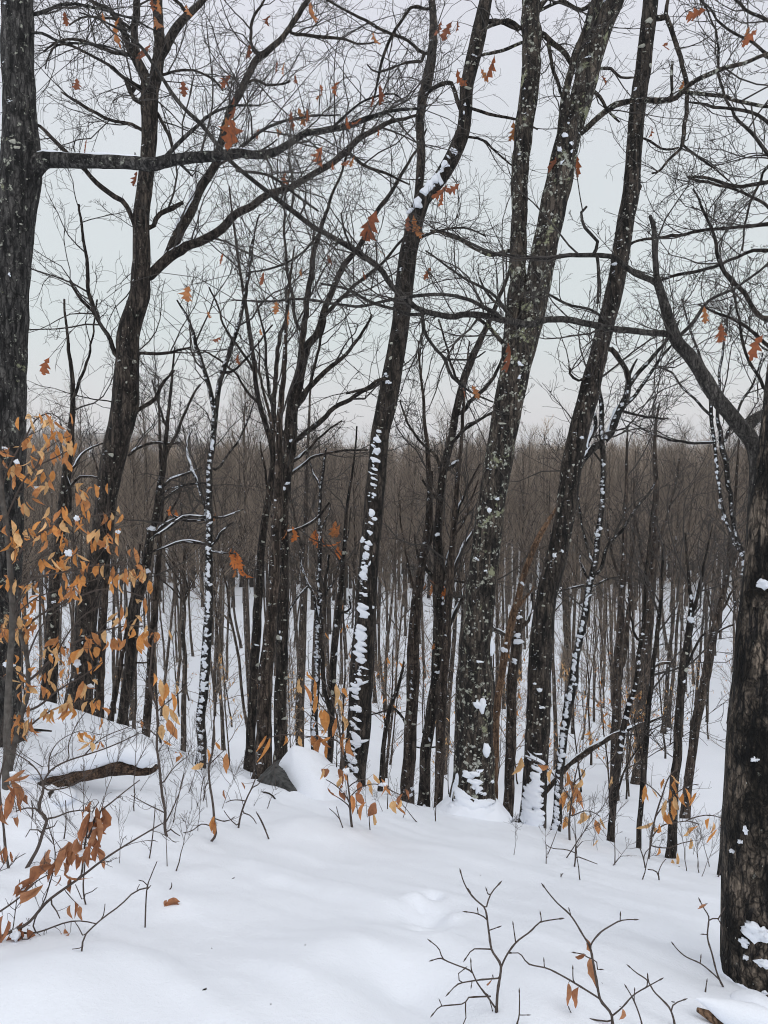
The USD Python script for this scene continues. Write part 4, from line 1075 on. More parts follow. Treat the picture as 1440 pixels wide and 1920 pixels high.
mid('slender trunk plastered with a ladder of snow, crooked limbs at its top', 7.6, 'bark_ringed', [
    [(1041, 1562, 17), (1045, 1510, 16), (1053, 1413, 16), (1060, 1347, 17), (1073, 1280, 18), (1080, 1240, 15), (1090, 1190, 14), (1102, 1130, 13), (1110, 1083, 12), (1117, 1040, 11), (1123, 990, 11), (1130, 940, 10), (1131, 893, 10), (1130, 827, 10), (1128, 770, 9), (1122, 720, 8), (1124, 680, 6), (1140, 650, 4)],
    [(1131, 825, 13), (1145, 802, 15), (1155, 775, 16), (1173, 735, 13), (1178, 713, 11), (1170, 690, 9), (1160, 673, 8), (1143, 650, 6)],
    [(1126, 832, 14), (1115, 838, 14), (1104, 848, 12), (1093, 862, 10), (1088, 880, 6)],
    [(1173, 735, 9), (1190, 712, 8), (1212, 690, 8), (1233, 662, 7), (1255, 635, 5), (1275, 600, 3)],
    [(1160, 770, 8), (1185, 740, 7), (1215, 705, 6), (1250, 665, 5), (1265, 645, 3)],
    [(1100, 845, 8), (1108, 810, 8), (1115, 790, 7), (1112, 775, 5)],
    [(1115, 1062, 7), (1105, 1040, 7), (1098, 1010, 5), (1090, 970, 4), (1085, 930, 2)],
    [(1118, 1075, 8), (1140, 1030, 7), (1165, 990, 6), (1195, 950, 5), (1230, 905, 3)],
    [(1106, 1090, 5), (1090, 1060, 4), (1085, 1040, 3)],
    [(1105, 1102, 4), (1130, 1092, 4), (1160, 1085, 2)],
    [(1098, 1098, 5), (1080, 1102, 4), (1050, 1108, 3)],
    [(1165, 768, 6), (1190, 775, 5), (1220, 785, 5), (1250, 785, 4)],
    [(1178, 713, 6), (1185, 690, 5), (1192, 672, 3)],
], 31, crust=(1060, 1560, -0.25, 0.44), snow=[(1080, 1555, (13, 17.9), -0.15, (11, 21), (4, 8), 110), (820, 1080, (14, 28), -0.1, (6, 12), (4, 9), 60)], strips=[(2, 0, 1), (1, 0, .5), (5, 0, 1), (8, 0, 1), (9, 0, 1), (10, 0, 1)])

mid('slim dark stem leaning right, half hidden by a broken branch, below the slope edge', 7.2, 'bark_dark', [
    [(1140, 1600, 12), (1142, 1587, 12), (1150, 1497, 12), (1160, 1413, 12), (1173, 1347, 11), (1183, 1310, 9), (1193, 1280, 9), (1200, 1215, 9), (1208, 1150, 8), (1212, 1080, 6), (1220, 990, 4), (1225, 920, 2)],
    [(1203, 1205, 6), (1190, 1190, 5), (1183, 1160, 4), (1178, 1120, 3)],
    [(1150, 1500, 5), (1170, 1460, 4), (1195, 1410, 3), (1230, 1370, 2)],
], 32, snow=[(1180, 1410, (12, 24), 0.1, (7, 13), (4, 8), 50)])

mid('snow-lined broken branch propped across the slim stems on the right', 8.2, 'bark_brown', [
    [(1068, 1430, 12), (1085, 1420, 12), (1110, 1402, 11), (1140, 1385, 10), (1170, 1372, 8), (1200, 1358, 7), (1215, 1354, 6), (1235, 1345, 4), (1255, 1338, 2)],
], 33, strips=[(0, 0.05, 1)], sp=dict(n=1.5, l=(0.1, 0.4), trunk=True))

mid('pencil-thin dark stem beside the straight trunk on the right slope', 7.0, 'bark_dark', [
    [(1196, 1607, 9), (1197, 1597, 8), (1202, 1530, 9), (1208, 1447, 10), (1213, 1363, 10), (1222, 1290, 9), (1232, 1200, 8), (1240, 1120, 6), (1246, 1020, 4)],
    [(1208, 1450, 5), (1195, 1400, 3), (1190, 1350, 2)],
], 34)

mid('straight brown trunk with its snowy foot visible on the right slope', 13.5, 'bark_brown', [
    [(1199, 1447, 24), (1202, 1400, 23), (1207, 1280, 23), (1213, 1200, 21), (1220, 1110, 18), (1226, 1020, 14), (1230, 920, 10), (1228, 830, 7), (1235, 760, 4)],
    [(1221, 1100, 8), (1205, 1050, 6), (1195, 980, 5), (1190, 900, 3)],
    [(1224, 1060, 8), (1240, 1000, 6), (1262, 930, 4), (1270, 860, 3)],
    [(1212, 1262, 8), (1228, 1250, 7), (1248, 1243, 6), (1260, 1240, 4)],
], 35, strips=[(3, .2, 1)])

mid('black straight trunk with orange beech leaves around its foot', 6.4, 'bark_dark', [
    [(1256, 1630, 17), (1257, 1618, 16), (1263, 1480, 16), (1270, 1413, 16), (1280, 1280, 15), (1290, 1207, 13), (1296, 1160, 12), (1297, 1140, 9), (1292, 1110, 7), (1288, 1060, 5), (1282, 1000, 3)],
    [(1297, 1145, 8), (1308, 1110, 7), (1318, 1075, 6), (1326, 1030, 4), (1335, 985, 2)],
    [(1284, 1250, 6), (1300, 1220, 5), (1325, 1190, 4)],
], 36, snow=[(1120, 1170, (9, 14), -0.1, (8, 14), (7, 12), 20), (1190, 1260, (20, 35), 0, (8, 14), (5, 9), 20)], strips=[(1, .1, .7)])

mid('right-leaning trunk beside the black one on the slope', 10.5, 'bark_brown', [
    [(1286, 1515, 16), (1287, 1500, 16), (1293, 1447, 16), (1307, 1347, 17), (1320, 1280, 17), (1337, 1190, 14), (1350, 1140, 12), (1362, 1080, 10), (1372, 1000, 8), (1380, 900, 5), (1386, 820, 3)],
    [(1348, 1150, 6), (1362, 1130, 5), (1380, 1100, 4)],
    [(1340, 1185, 5), (1330, 1140, 4), (1322, 1090, 3)],
    [(1335, 1195, 5), (1360, 1180, 4), (1378, 1173, 3)],
], 37, strips=[(3, 0.1, 1)])

mid('pair of close dark trunks seen as one left of the slim leaning stem', 12.0, 'bark_brown', [
    [(1153, 1412, 17), (1154, 1380, 17), (1157, 1280, 17), (1163, 1180, 15), (1168, 1090, 12), (1172, 1000, 9), (1174, 900, 6), (1178, 800, 3)],
    [(1156, 1330, 9), (1168, 1240, 10), (1180, 1130, 9), (1186, 1040, 7), (1190, 960, 4)],
    [(1167, 1100, 6), (1150, 1050, 5), (1140, 980, 3)],
], 38)

mid('thin trunk by the right edge forking into two snow-dusted arms', 9.0, 'bark_ringed', [
    [(1380, 1600, 16), (1384, 1450, 14), (1390, 1240, 12), (1396, 1120, 11), (1398, 1075, 12), (1400, 1052, 11), (1385, 1028, 8), (1373, 1007, 8), (1365, 980, 7), (1357, 963, 6), (1350, 930, 6), (1345, 905, 6), (1342, 870, 6), (1338, 820, 6), (1333, 760, 7), (1326, 715, 6), (1312, 670, 5), (1295, 620, 4), (1280, 560, 3)],
    [(1392, 1040, 9), (1378, 990, 9), (1370, 940, 9), (1365, 890, 10), (1360, 850, 10), (1355, 825, 9), (1350, 790, 7), (1345, 760, 6), (1350, 700, 5), (1360, 620, 4), (1375, 540, 3)],
    [(1344, 830, 5), (1310, 832, 5), (1270, 828, 5), (1240, 822, 4), (1200, 800, 3), (1160, 785, 2)],
    [(1338, 785, 6), (1310, 755, 5), (1280, 730, 4), (1250, 695, 4), (1235, 690, 3)],
    [(1357, 830, 6), (1368, 800, 5), (1385, 760, 5), (1410, 720, 4), (1425, 660, 3)],
], 39, snow=[(1030, 1070, (5, 8), -0.2, (14, 22), (8, 14), 10), (830, 1030, (16, 28), -0.2, (5, 9), (8, 16), 60)], strips=[(2, 0, .3)])

# left side, behind the orange leaves
mid('grey trunk seen through the orange leaves, snow streak on its broken side', 8.6, 'bark_maple', [
    [(90, 1370, 28), (90, 1330, 27), (95, 1250, 26), (98, 1170, 24), (105, 1060, 20), (112, 1000, 19), (118, 940, 18), (127, 860, 16), (133, 800, 12), (135, 740, 9), (128, 650, 6), (120, 560, 4)],
    [(130, 960, 8), (133, 925, 8), (127, 900, 7), (118, 886, 5)],
    [(134, 780, 7), (150, 720, 6), (170, 640, 4), (185, 560, 3)],
    [(120, 940, 5), (150, 892, 5), (170, 895, 4), (190, 904, 3)],
    [(122, 1040, 8), (113, 1020, 9), (105, 1005, 7)],
    [(130, 880, 5), (160, 848, 4), (190, 830, 3)],
], 40, snow=[(900, 1240, (40, 80), 0, (8, 16), (5, 10), 60)], strips=[(1, 0, 1), (3, 0, 1), (4, 0, 1), (5, 0, 1)])

mid('narrow straight trunk with its foot on the snow left of the leaning stem', 9.5, 'bark_brown', [
    [(184, 1356, 19), (186, 1320, 18), (189, 1220, 16), (195, 1110, 14), (203, 1000, 12), (210, 900, 10), (222, 800, 7), (228, 700, 4)],
    [(206, 950, 5), (190, 900, 4), (170, 850, 3)],
], 41)

mid('right-leaning dark trunk left of the ringed birch, snowy side branches', 9.8, 'bark_maple', [
    [(228, 1356, 19), (231, 1340, 19), (240, 1270, 20), (250, 1173, 20), (263, 1107, 20), (270, 1073, 18), (280, 1023, 16), (290, 973, 14), (297, 930, 13), (305, 885, 12), (310, 840, 9), (313, 790, 7), (322, 720, 5), (328, 650, 3)],
    [(308, 860, 7), (325, 820, 6), (345, 770, 5), (372, 720, 4)],
    [(312, 800, 5), (300, 760, 4), (285, 710, 3)],
    [(281, 1010, 6), (310, 985, 6), (345, 968, 5), (380, 966, 4)],
    [(283, 1035, 5), (310, 1025, 5), (340, 1015, 4), (380, 1020, 3)],
    [(300, 915, 6), (320, 900, 5), (350, 890, 5), (380, 880, 4)],
    [(302, 935, 5), (330, 918, 4), (360, 905, 3)],
    [(240, 855, 5), (260, 840, 5), (290, 832, 5), (340, 829, 4)],
], 42, snow=[(880, 1060, (18, 32), 0, (9, 16), (5, 9), 60)], strips=[(3, .1, 1), (4, .1, 1), (5, .1, 1), (6, .1, 1), (7, 0, 1)])

mid('slim leaning stem between two trunks at the left valley edge', 10.0, 'bark_brown', [
    [(206, 1358, 12), (210, 1330, 11), (222, 1260, 9), (235, 1190, 8), (250, 1110, 6), (262, 1020, 4)],
    [(222, 1260, 5), (245, 1240, 4), (280, 1240, 3)],
], 43)

mid('dark straight trunk right of the slim leaning pair, above the fallen log', 10.4, 'bark_brown', [
    [(276, 1345, 15), (278, 1320, 15), (286, 1200, 14), (294, 1090, 12), (300, 1000, 10), (304, 900, 8), (300, 800, 5), (296, 720, 3)],
    [(300, 1000, 5), (320, 960, 4), (345, 900, 3)],
], 44)

mid('tall thin trunk rising left of the snow-crusted pale stem, grey in the distance', 16.0, 'bark_forest', [
    [(562, 1350, 17), (563, 1300, 16), (567, 1200, 15), (570, 1100, 13), (572, 1000, 10), (575, 900, 7), (578, 800, 5), (585, 700, 3)],
    [(571, 1040, 6), (555, 990, 5), (545, 920, 3)],
    [(573, 980, 6), (592, 930, 4), (605, 860, 3)],
], 45)

mid('thin dark double stem left of the middle snow-clumped tree', 9.2, 'bark_dark', [
    [(618, 1420, 13), (620, 1380, 12), (622, 1280, 13), (632, 1180, 12), (640, 1100, 10), (645, 1030, 8), (652, 950, 6), (662, 880, 4), (670, 800, 3)],
    [(620, 1330, 8), (606, 1250, 9), (604, 1180, 8), (610, 1100, 6), (622, 1040, 4)],
    [(636, 1150, 5), (655, 1140, 4), (655, 1115, 3)],
], 46, snow=[(1000, 1300, (25, 45), -.1, (6, 11), (4, 8), 50)])

mid('bare curving stem with drooping thin branch right of the middle tree foot', 9.4, 'bark_dark', [
    [(714, 1468, 9), (716, 1440, 9), (722, 1380, 9), (735, 1320, 8), (748, 1280, 6), (758, 1240, 4)],
    [(733, 1325, 5), (750, 1340, 5), (765, 1365, 4), (770, 1390, 4), (785, 1400, 4), (820, 1398, 3)],
    [(735, 1322, 4), (712, 1337, 3), (690, 1345, 2)],
], 47, strips=[(1, .3, 1)], sp=dict(n=2.5, l=(0.2, 0.6), trunk=True))

# branches from a tree outside the right edge
mid('bare oak at the right edge whose fine branches fill the upper right sky', 7.5, 'bark_dark', [
    [(1580, 1700, 30), (1560, 1300, 28), (1520, 900, 26), (1490, 720, 24), (1470, 600, 22), (1455, 450, 20), (1450, 300, 18), (1455, 100, 15), (1460, -60, 13)],
    [(1466, 600, 10), (1440, 597, 10), (1393, 537, 9), (1350, 493, 8), (1337, 433, 6), (1320, 390, 5), (1300, 350, 3)],
    [(1455, 470, 8), (1420, 470, 7), (1370, 490, 6), (1300, 510, 6), (1230, 530, 4)],
    [(1452, 420, 8), (1400, 425, 7), (1330, 430, 6), (1260, 440, 6), (1180, 460, 4)],
    [(1450, 340, 8), (1400, 345, 7), (1350, 340, 6), (1290, 330, 5)],
    [(1452, 300, 8), (1420, 260, 7), (1380, 215, 6), (1350, 140, 5), (1340, 60, 4), (1310, -10, 3)],
    [(1453, 240, 7), (1400, 210, 6), (1340, 200, 5), (1290, 190, 3)],
    [(1455, 120, 7), (1420, 90, 6), (1380, 60, 5), (1330, 20, 4), (1290, -20, 3)],
    [(1452, 400, 7), (1410, 370, 6), (1360, 350, 5), (1300, 335, 5), (1292, 332, 4)],
    [(1480, 680, 8), (1430, 640, 7), (1370, 600, 6), (1310, 570, 4)],
    [(1500, 800, 8), (1440, 740, 7), (1400, 660, 6), (1380, 590, 5), (1370, 520, 3)],
    [(1450, 300, 6), (1430, 330, 5), (1400, 400, 4), (1390, 470, 3)],
    [(1457, 50, 7), (1400, 20, 6), (1360, -20, 5)],
], 48, sp=dict(n=6.5, l=(0.3, 1.3), maxr=0.06))

# ------------------------------------------------------------------ boulders and fallen wood


c0, m0 = at(562, 1492, 6.35)
B = Thing('boulder', 'dark grey boulder almost buried under a smooth snow mound', 'boulder', c0)
rk = B.part('rock', shaped(at(534, 1466, 6.42)[0], 0.26, 0.32, 0.18, 3, 0.2, sharp=[(-0.75, -0.8, 0.35, 0.55), (-1, 0.1, 0.9, 0.7), (0.6, 0, 0.9, 0.4)]), M['rock'])
gxx, gyy = np.meshgrid(np.linspace(-0.34, 0.82, 64), np.linspace(-0.85, 0.5, 60), indexing='ij')
pk = at(552, 1470, 6.5)[0]
ax = np.where(gxx < 0, 0.24, 0.74)
ay = np.where(gyy < 0, np.clip(0.26 + gxx * 1.6, 0.1, 0.75), 0.42)
rad = (np.abs(gxx) / ax) ** 1.25 + (np.abs(gyy) / ay) ** 1.4
dome_h = 0.46 * np.clip(1 - rad, 0, 1) ** 0.9 * (1 + 0.25 * (meshkit.fbm(np.stack([gxx * 5, gyy * 5, 0 * gxx], -1), 3, 8) - 0.5))
X, Y_ = gxx + pk[0], gyy + pk[1]
Zc = snow_h(X, Y_) + dome_h - 0.06 - 0.05 * (rad > 1)
dx = X + 0.03 * (meshkit.noise(np.stack([X * 9, Y_ * 9, Zc * 9], -1), 3) - 0.5)
cv = np.stack([dx, Y_, Zc], -1).reshape(-1, 3)
ii = (np.arange(63)[:, None] * 60 + np.arange(59)[None]).ravel()
cf = np.stack([ii, ii + 60, ii + 61, ii + 1], 1)
B.part('snow_cap', (cv, cf, normals(cv, cf)), M['snow'])

c1, _ = at(628, 1478, 6.7)
B2 = Thing('stone', 'small dark stone poking from snow right of the buried boulder', 'stone', c1)
B2.part('rock', shaped(c1, .12, .1, .075, 8, .2, ico=ICO2, sharp=[(-.3, -1, .3, .8)]), M['rock'])
B2.part('snow_cap', shaped(at(632, 1469, 6.7)[0], .13, .1, .045, 9, .15, ico=ICO2), M['snow'])
c1, _ = at(705, 1512, 6.7)
B3 = Thing('stone', 'dark stone under snow at the middle trunk, right side', 'stone', c1)
B3.part('rock', shaped(c1, .16, .1, .06, 18, .2, ico=ICO2, sharp=[(-.3, -1, .3, .8)]), M['rock'])
B3.part('snow_cap', shaped(at(702, 1500, 6.72)[0], .19, .13, .06, 19, .15, ico=ICO2), M['snow'])


def log(name, label, cat, pts, Y0, slope, mat, cap_pts, seed, k=16):
    rng = np.random.default_rng(seed)
    s = trace(pts, Y0, slope, 0.03, 0.015, seed)
    th = Thing(name, label, cat, s.P[0])
    th.part('wood', stem_mesh(s.P, s.R, k, 0.28, 16.0, seed), mat)
    c = trace(cap_pts, Y0, slope, 0.025, 0.0, seed)
    r = c.R.copy()
    e = np.minimum(1, np.minimum(np.arange(len(r)) + .3, np.arange(len(r))[::-1] + .3) / 4.0)
    r = r * np.sqrt(np.clip(e, 0, 1)) * (0.85 + 0.3 * meshkit.noise(np.stack([np.arange(len(r)) * .35, 0 * r, 0 * r], 1), seed))
    th.part('snow_cap', stem_mesh(c.P, r, 20, 0.16, 11.0, seed + 4), M['snow'])
    return th, s, c, rng


lg, ls, lc, lr = log('fallen_log', 'brown fallen log under thick snow on the left, dark broken end', 'log',
                     [(56, 1476, 14), (72, 1476, 24), (100, 1470, 26), (130, 1462, 24), (165, 1452, 24), (200, 1444, 26), (215, 1438, 30), (240, 1440, 24), (262, 1446, 16), (280, 1446, 12), (293, 1436, 10)], 5.1, 0.05, M['log_wood'],
                     [(40, 1458, 14), (60, 1452, 20), (85, 1446, 20), (110, 1441, 22), (135, 1436, 24), (165, 1427, 28), (195, 1419, 30), (225, 1411, 32), (250, 1413, 40), (272, 1418, 42), (290, 1422, 34), (300, 1426, 18)], 5)
e0, _ = at(75, 1483, 5.05)
lg.part('broken_end', shaped(e0, .075, .06, .06, 5, .5, ico=ICO2, freq=2.4), M['bark_dark'])
lg.part('broken_end', shaped(at(95, 1492, 5.0)[0], .06, .05, .035, 6, .5, ico=ICO2, freq=2.4), M['bark_dark'])
lg.part('snow_cap', shaped(at(115, 1494, 5.02)[0], .1, .09, .06, 7, .2, ico=ICO2), M['snow'])
log('fallen_branch', 'pale cut branch end capped with snow in the bottom right corner', 'branch',
    [(1308, 1893, 8), (1318, 1897, 14), (1335, 1908, 17), (1355, 1924, 19), (1380, 1945, 20)], 2.25, -0.1, M['dead_wood'],
    [(1304, 1872, 8), (1318, 1876, 26), (1340, 1886, 34), (1365, 1898, 46), (1400, 1908, 56), (1440, 1918, 60), (1480, 1930, 60)], 6)
sm = Thing('snow_heap', 'small rounded heap of snow against the foot of the nearest trunk', 'snow heap', at(1405, 1888, 2.4)[0])
sm.part('snow', shaped(at(1412, 1890, 2.38)[0], .07, .07, .045, 12, .25, ico=ICO2), M['snow'])
for label, pts, Y in (('dark dead stick lying on the snow above the fallen log', [(58, 1369, 7), (75, 1369, 5), (97, 1371, 3)], 6.3),
                      ('bent twig arching out of the snow left of the boulder mound', [(484, 1490, 3), (492, 1485, 3), (503, 1487, 3), (516, 1498, 3)], 5.8)):
    s = trace(pts, Y, 0, 0.03, 0.01, 3)
    Thing('stick', label, 'stick', s.P[0]).part('wood', stem_mesh(s.P, s.R, 6, .2, 20, 4), M['bark_dark'])
litter = np.random.default_rng(77)
lv = Thing('fallen_leaf', 'curled brown leaf lying alone on the open snow', 'leaf', ground_hit(322, 1700, snow_h))
for k, (dx, dy, sz, rl) in enumerate([(0, -4, 34, 75), (-12, -6, 22, 20), (4, 4, 22, 85)]):
    p, m = at(322 + dx, 1700 + dy, lv.loc[1])
    V, F, N = place_leaf(np.zeros(3), sz * m, 'beech', litter, 0.2, math.radians(rl), 0.3)
    V = V - V.mean(0) + lv.loc + np.array([dx * m, 0, 0.012 - dy * m * .3])
    lv.part('leaf', (V, F, normals(V, F)), BROWN[k % 2])


# ------------------------------------------------------------------ saplings and seedlings in front
def plant(name, label, cat, base, strokes, seed, leaves=(), mat='twig_beech', lmats=None, kind='beech', Y=None, slope=0.25, sp=None, jit=0.04, snowy=0.0, tilt=0.3, rmin=0.0011, group=None, wig=0.012, stem_mat=None, single=False, step=0.03):
    """strokes[0] is the stem; its pixel widths run from the first to the second number of each stroke's head."""
    rng = np.random.default_rng(seed)
    if Y is None:
        Y = ground_hit(*base, snow_h)[1]
    st = []
    for k, (w0, w1, pts) in enumerate(strokes):
        ww = np.linspace(w0, w1, len(pts))
        st.append(trace([(x, y, w) for (x, y), w in zip(pts, ww)], Y, 0.05 * rng.normal() if k == 0 else rng.normal(0, slope), step, wig, seed + k, st))
    if not single:
        s = st[0]
        zg = float(snow_h(np.array([s.P[0][0]]), np.array([s.P[0][1]]))[0])
        FLECKS.append((s.P[0][0], s.P[0][1]))
        if s.P[0][2] > zg - 0.03:
            add = np.linspace([s.P[0][0], s.P[0][1], zg - 0.06], s.P[0], 4)[:-1]
            st[0] = Stroke(np.vstack([add, s.P]), np.concatenate([np.full(3, s.R[0]), s.R]))
    for s in st if step < 0.02 else ():
        e = s.P[-1] - s.P[-2]
        e /= np.linalg.norm(e)
        r = s.R[-1]
        s.P = np.vstack([s.P, s.P[-1] + e * r * 2, s.P[-1] + e * r * 6, s.P[-1] + e * r * 11])
        s.R = np.concatenate([s.R, [r * 1.55, r * 1.35, r * 0.15]])
        s.px, s.py = project(s.P)
        if len(s.R) > 9:
            for q in range(4, len(s.R) - 5, 5):
                s.R[q] *= 1.22
    th = Thing(name, label, cat, st[0].P[0], group)
    for k, s in enumerate(st):
        th.part('stem' if k == 0 else 'branch', stem_mesh(s.P, s.R, 8 if s.R.max() > 0.006 else 5, 0.12, 30.0, seed + k, cap=True), M[(stem_mat or mat) if k == 0 else mat])
    if sp:
        ms = spray(rng, st, sp['n'], sp['l'], rmin, sp.get('levels', ((3, .3, .6),)), up=0.08, ang=(0.5, 1.0), skip=sp.get('skip', 0.15))
        if ms:
            th.part('twigs', join(ms), M[mat], None, kind='stuff')
    if leaves:
        tw(th, hang_leaves(th, st, leaves, kind, lmats or BEECH, rng, jit=jit, rt=0.0009, snowy=snowy, tilt=tilt), mat)
    return th, st, rng


def cluster(pts, n, size, spread, seed):
    g = np.random.default_rng(seed)
    out = []
    for x, y in pts:
        for _ in range(int(g.integers(n[0], n[1] + 1))):
            a = g.normal(0, 24)
            out.append((x + g.normal(0, spread), y + g.normal(0, spread), g.uniform(*size), a))
    return out


left_pts = [(57, 797), (85, 790), (103, 803), (125, 818), (132, 823), (80, 825), (6, 850), (57, 842), (76, 862), (106, 850), (90, 842), (20, 887), (36, 882), (62, 877), (132, 852), (126, 866), (82, 897), (92, 912), (70, 907), (28, 902),
            (45, 957), (60, 946), (116, 966), (155, 930), (176, 922), (155, 960), (193, 972), (209, 977), (5, 982), (36, 1002), (49, 1007), (76, 1002), (90, 992), (101, 997), (116, 1002), (20, 1017), (29, 1024), (70, 1012), (12, 1030), (31, 1047), (146, 987), (186, 1007), (200, 1012), (181, 1022), (206, 1022), (136, 1042), (141, 1052), (76, 1062), (96, 1057), (106, 1067), (181, 1072), (196, 1072), (236, 1077), (250, 1082), (266, 1077), (251, 1042), (271, 1076), (206, 1092), (216, 1097), (15, 1097), (31, 1102), (121, 1087), (126, 1097), (146, 1097), (151, 1107), (61, 1112), (71, 1132), (66, 1142), (116, 1112), (136, 1122), (272, 1132),
            (10, 1162), (36, 1167), (51, 1182), (61, 1172), (166, 1207), (171, 1202), (221, 1172), (236, 1172), (256, 1172), (10, 1192), (51, 1197), (91, 1227), (111, 1217), (156, 1227), (181, 1227), (201, 1212), (216, 1212), (236, 1210), (261, 1207), (276, 1207), (291, 1197), (20, 1252), (71, 1267), (101, 1267), (146, 1247), (15, 1277), (106, 1227),
            (40, 1307), (55, 1302), (76, 1297), (131, 1312), (146, 1302), (156, 1292), (86, 1342), (91, 1347), (116, 1342), (121, 1337), (61, 1362), (46, 1367), (36, 1352), (26, 1377), (171, 1327), (181, 1327), (150, 1386), (170, 1400)]
up_pts, low_pts = [p for p in left_pts if p[1] < 1118], [p for p in left_pts if p[1] >= 1118]
for lab_, pts_, strokes_, seed_, Y_s in (('tall beech sapling at the left edge covered in bright orange dead leaves', up_pts, [
    (14, 9, [(10, 1500), (12, 1420), (16, 1330), (20, 1240), (23, 1140), (19, 1060), (10, 980), (3, 930), (-4, 860)]),
    (5, 2, [(21, 1055), (50, 1020), (95, 990), (140, 978), (175, 968), (205, 962)]),
    (5, 2, [(22, 1110), (60, 1085), (110, 1075), (150, 1066), (190, 1058), (240, 1058)]),
    (4, 2, [(10, 985), (30, 930), (50, 895), (75, 872), (110, 855), (128, 845)]),
    (4, 2, [(2, 930), (20, 870), (45, 825), (70, 785), (90, 776), (110, 785)]),
    (3, 1.5, [(22, 1150), (45, 1110), (80, 1040), (110, 1020)]),
    (3, 1.5, [(50, 895), (65, 880), (80, 850), (130, 818)]),
    (3, 1.5, [(22, 1160), (70, 1120), (130, 1100), (200, 1080), (270, 1060)]),
    ], 101, 4.8), ('lower beech sapling at the left edge, its tiers of orange leaves hanging above the log', low_pts, [
    (12, 6, [(18, 1470), (24, 1410), (40, 1340), (52, 1290), (50, 1240), (38, 1190), (30, 1150)]),
    (5, 2, [(40, 1200), (55, 1170), (100, 1138), (150, 1118), (195, 1105), (270, 1120)]),
    (5, 2, [(50, 1280), (70, 1262), (110, 1220), (160, 1195), (210, 1178), (250, 1172), (295, 1185)]),
    (5, 2, [(42, 1335), (70, 1325), (110, 1295), (150, 1270), (190, 1240)]),
    (4, 2, [(30, 1390), (60, 1358), (90, 1335), (125, 1320), (175, 1310)]),
    (4, 1.5, [(50, 1250), (60, 1210), (90, 1160), (140, 1125)]),
    (3, 1.5, [(110, 1220), (140, 1170), (180, 1140), (220, 1125)]),
    (3, 1.5, [(38, 1190), (20, 1170), (5, 1160)]),
    (3, 1.5, [(50, 1270), (30, 1258), (10, 1250)]),
    ], 1010, 5.2)):
    sz_ = np.random.default_rng(5).uniform(20, 33, len(pts_))
    plant('beech_sapling', lab_, 'sapling', None, strokes_, seed_, [(x, y, q) for (x, y), q in zip(pts_, sz_)] + cluster(pts_, (2, 3), (17, 29), 11, 3), Y=Y_s, slope=0.1, snowy=0.03, jit=0.07, stem_mat='stem_beech', sp=dict(n=9, l=(.1, .4)), step=0.04)

lowl = [(20, 1490, 60), (48, 1462, 40, 70), (160, 1540, 62), (172, 1532, 64), (190, 1545, 70), (180, 1562, 60), (130, 1612, 70, 25), (145, 1602, 64), (170, 1600, 50), (176, 1592, 56), (92, 1640, 64, 50), (72, 1676, 60, 55), (122, 1652, 38), (140, 1706, 34), (42, 1770, 84), (57, 1792, 60), (88, 1785, 50), (122, 1762, 46, 15), (6, 1740, 50), (10, 1842, 44, 60), (5, 1530, 50), (10, 1605, 36), (58, 1800, 40), (110, 1630, 50), (26, 1500, 50)]
plant('beech_branch', 'low branch with drooping brown leaves reaching from the lower left edge', 'branch', None, [
    (7, 2, [(-20, 1772), (10, 1752), (50, 1733), (93, 1687), (150, 1647), (200, 1610), (247, 1580), (300, 1547), (308, 1542)]),
    (4, 2, [(20, 1748), (63, 1750), (133, 1728), (180, 1733)]),
    (4, 2, [(-10, 1715), (20, 1695), (43, 1677), (62, 1657), (90, 1640)]),
    (3, 2, [(93, 1687), (105, 1705), (113, 1722)]),
    (4, 2, [(150, 1647), (158, 1600), (163, 1560), (172, 1525), (185, 1505)]),
    (4, 2, [(163, 1575), (180, 1530), (215, 1500), (258, 1465)]),
    (3, 2, [(62, 1740), (85, 1680), (100, 1600), (98, 1585)]),
    (3, 1.5, [(-5, 1795), (20, 1790), (26, 1745), (38, 1650)]),
    (3, 1.5, [(35, 1750), (45, 1762), (62, 1750)]),
    (3, 1.5, [(-10, 1700), (-4, 1640), (8, 1620)]),
], 102, [(l[0] + dx, l[1] + dy, l[2] * f) + tuple(l[3:]) for l in lowl for dx, dy, f in ((0, 0, 0.95), (9, 6, 0.78), (-8, 3, 0.7))], kind='curled', Y=2.75, slope=0.1, lmats=BROWN, snowy=0.14, jit=0.03, single=True, sp=dict(n=7, l=(.05, .25)), tilt=0.2)

plant('shrub', 'forked bare shrub in front of the fallen log with spreading twigs', 'shrub', (50, 1628), [
    (7, 4.5, [(50, 1628), (62, 1608), (72, 1588), (80, 1560), (87, 1537), (72, 1518), (76, 1500), (82, 1480), (80, 1465)]),
    (4, 2, [(87, 1537), (105, 1532), (130, 1522), (160, 1518)]),
    (4, 2, [(80, 1470), (95, 1445), (130, 1425), (160, 1415), (210, 1398), (260, 1375)]),
    (3.5, 2, [(72, 1518), (50, 1515), (20, 1525), (0, 1530)]),
    (3, 1.5, [(80, 1465), (72, 1448), (55, 1430), (30, 1415), (5, 1400)]),
    (3, 1.5, [(90, 1452), (92, 1420), (105, 1395), (150, 1370)]),
    (3, 1.5, [(80, 1560), (60, 1555), (50, 1570)]),
    (3, 1.5, [(82, 1555), (100, 1550), (108, 1538)]),
    (3, 1.5, [(85, 1480), (120, 1478), (150, 1465), (175, 1450)]),
    (2.5, 1.5, [(130, 1425), (128, 1400), (140, 1365), (165, 1330)]),
    (2.5, 1.5, [(160, 1415), (185, 1390), (240, 1365), (270, 1350)]),
], 103, [(148, 1388, 22), (170, 1400, 18)], sp=dict(n=9, l=(.06, .3)))

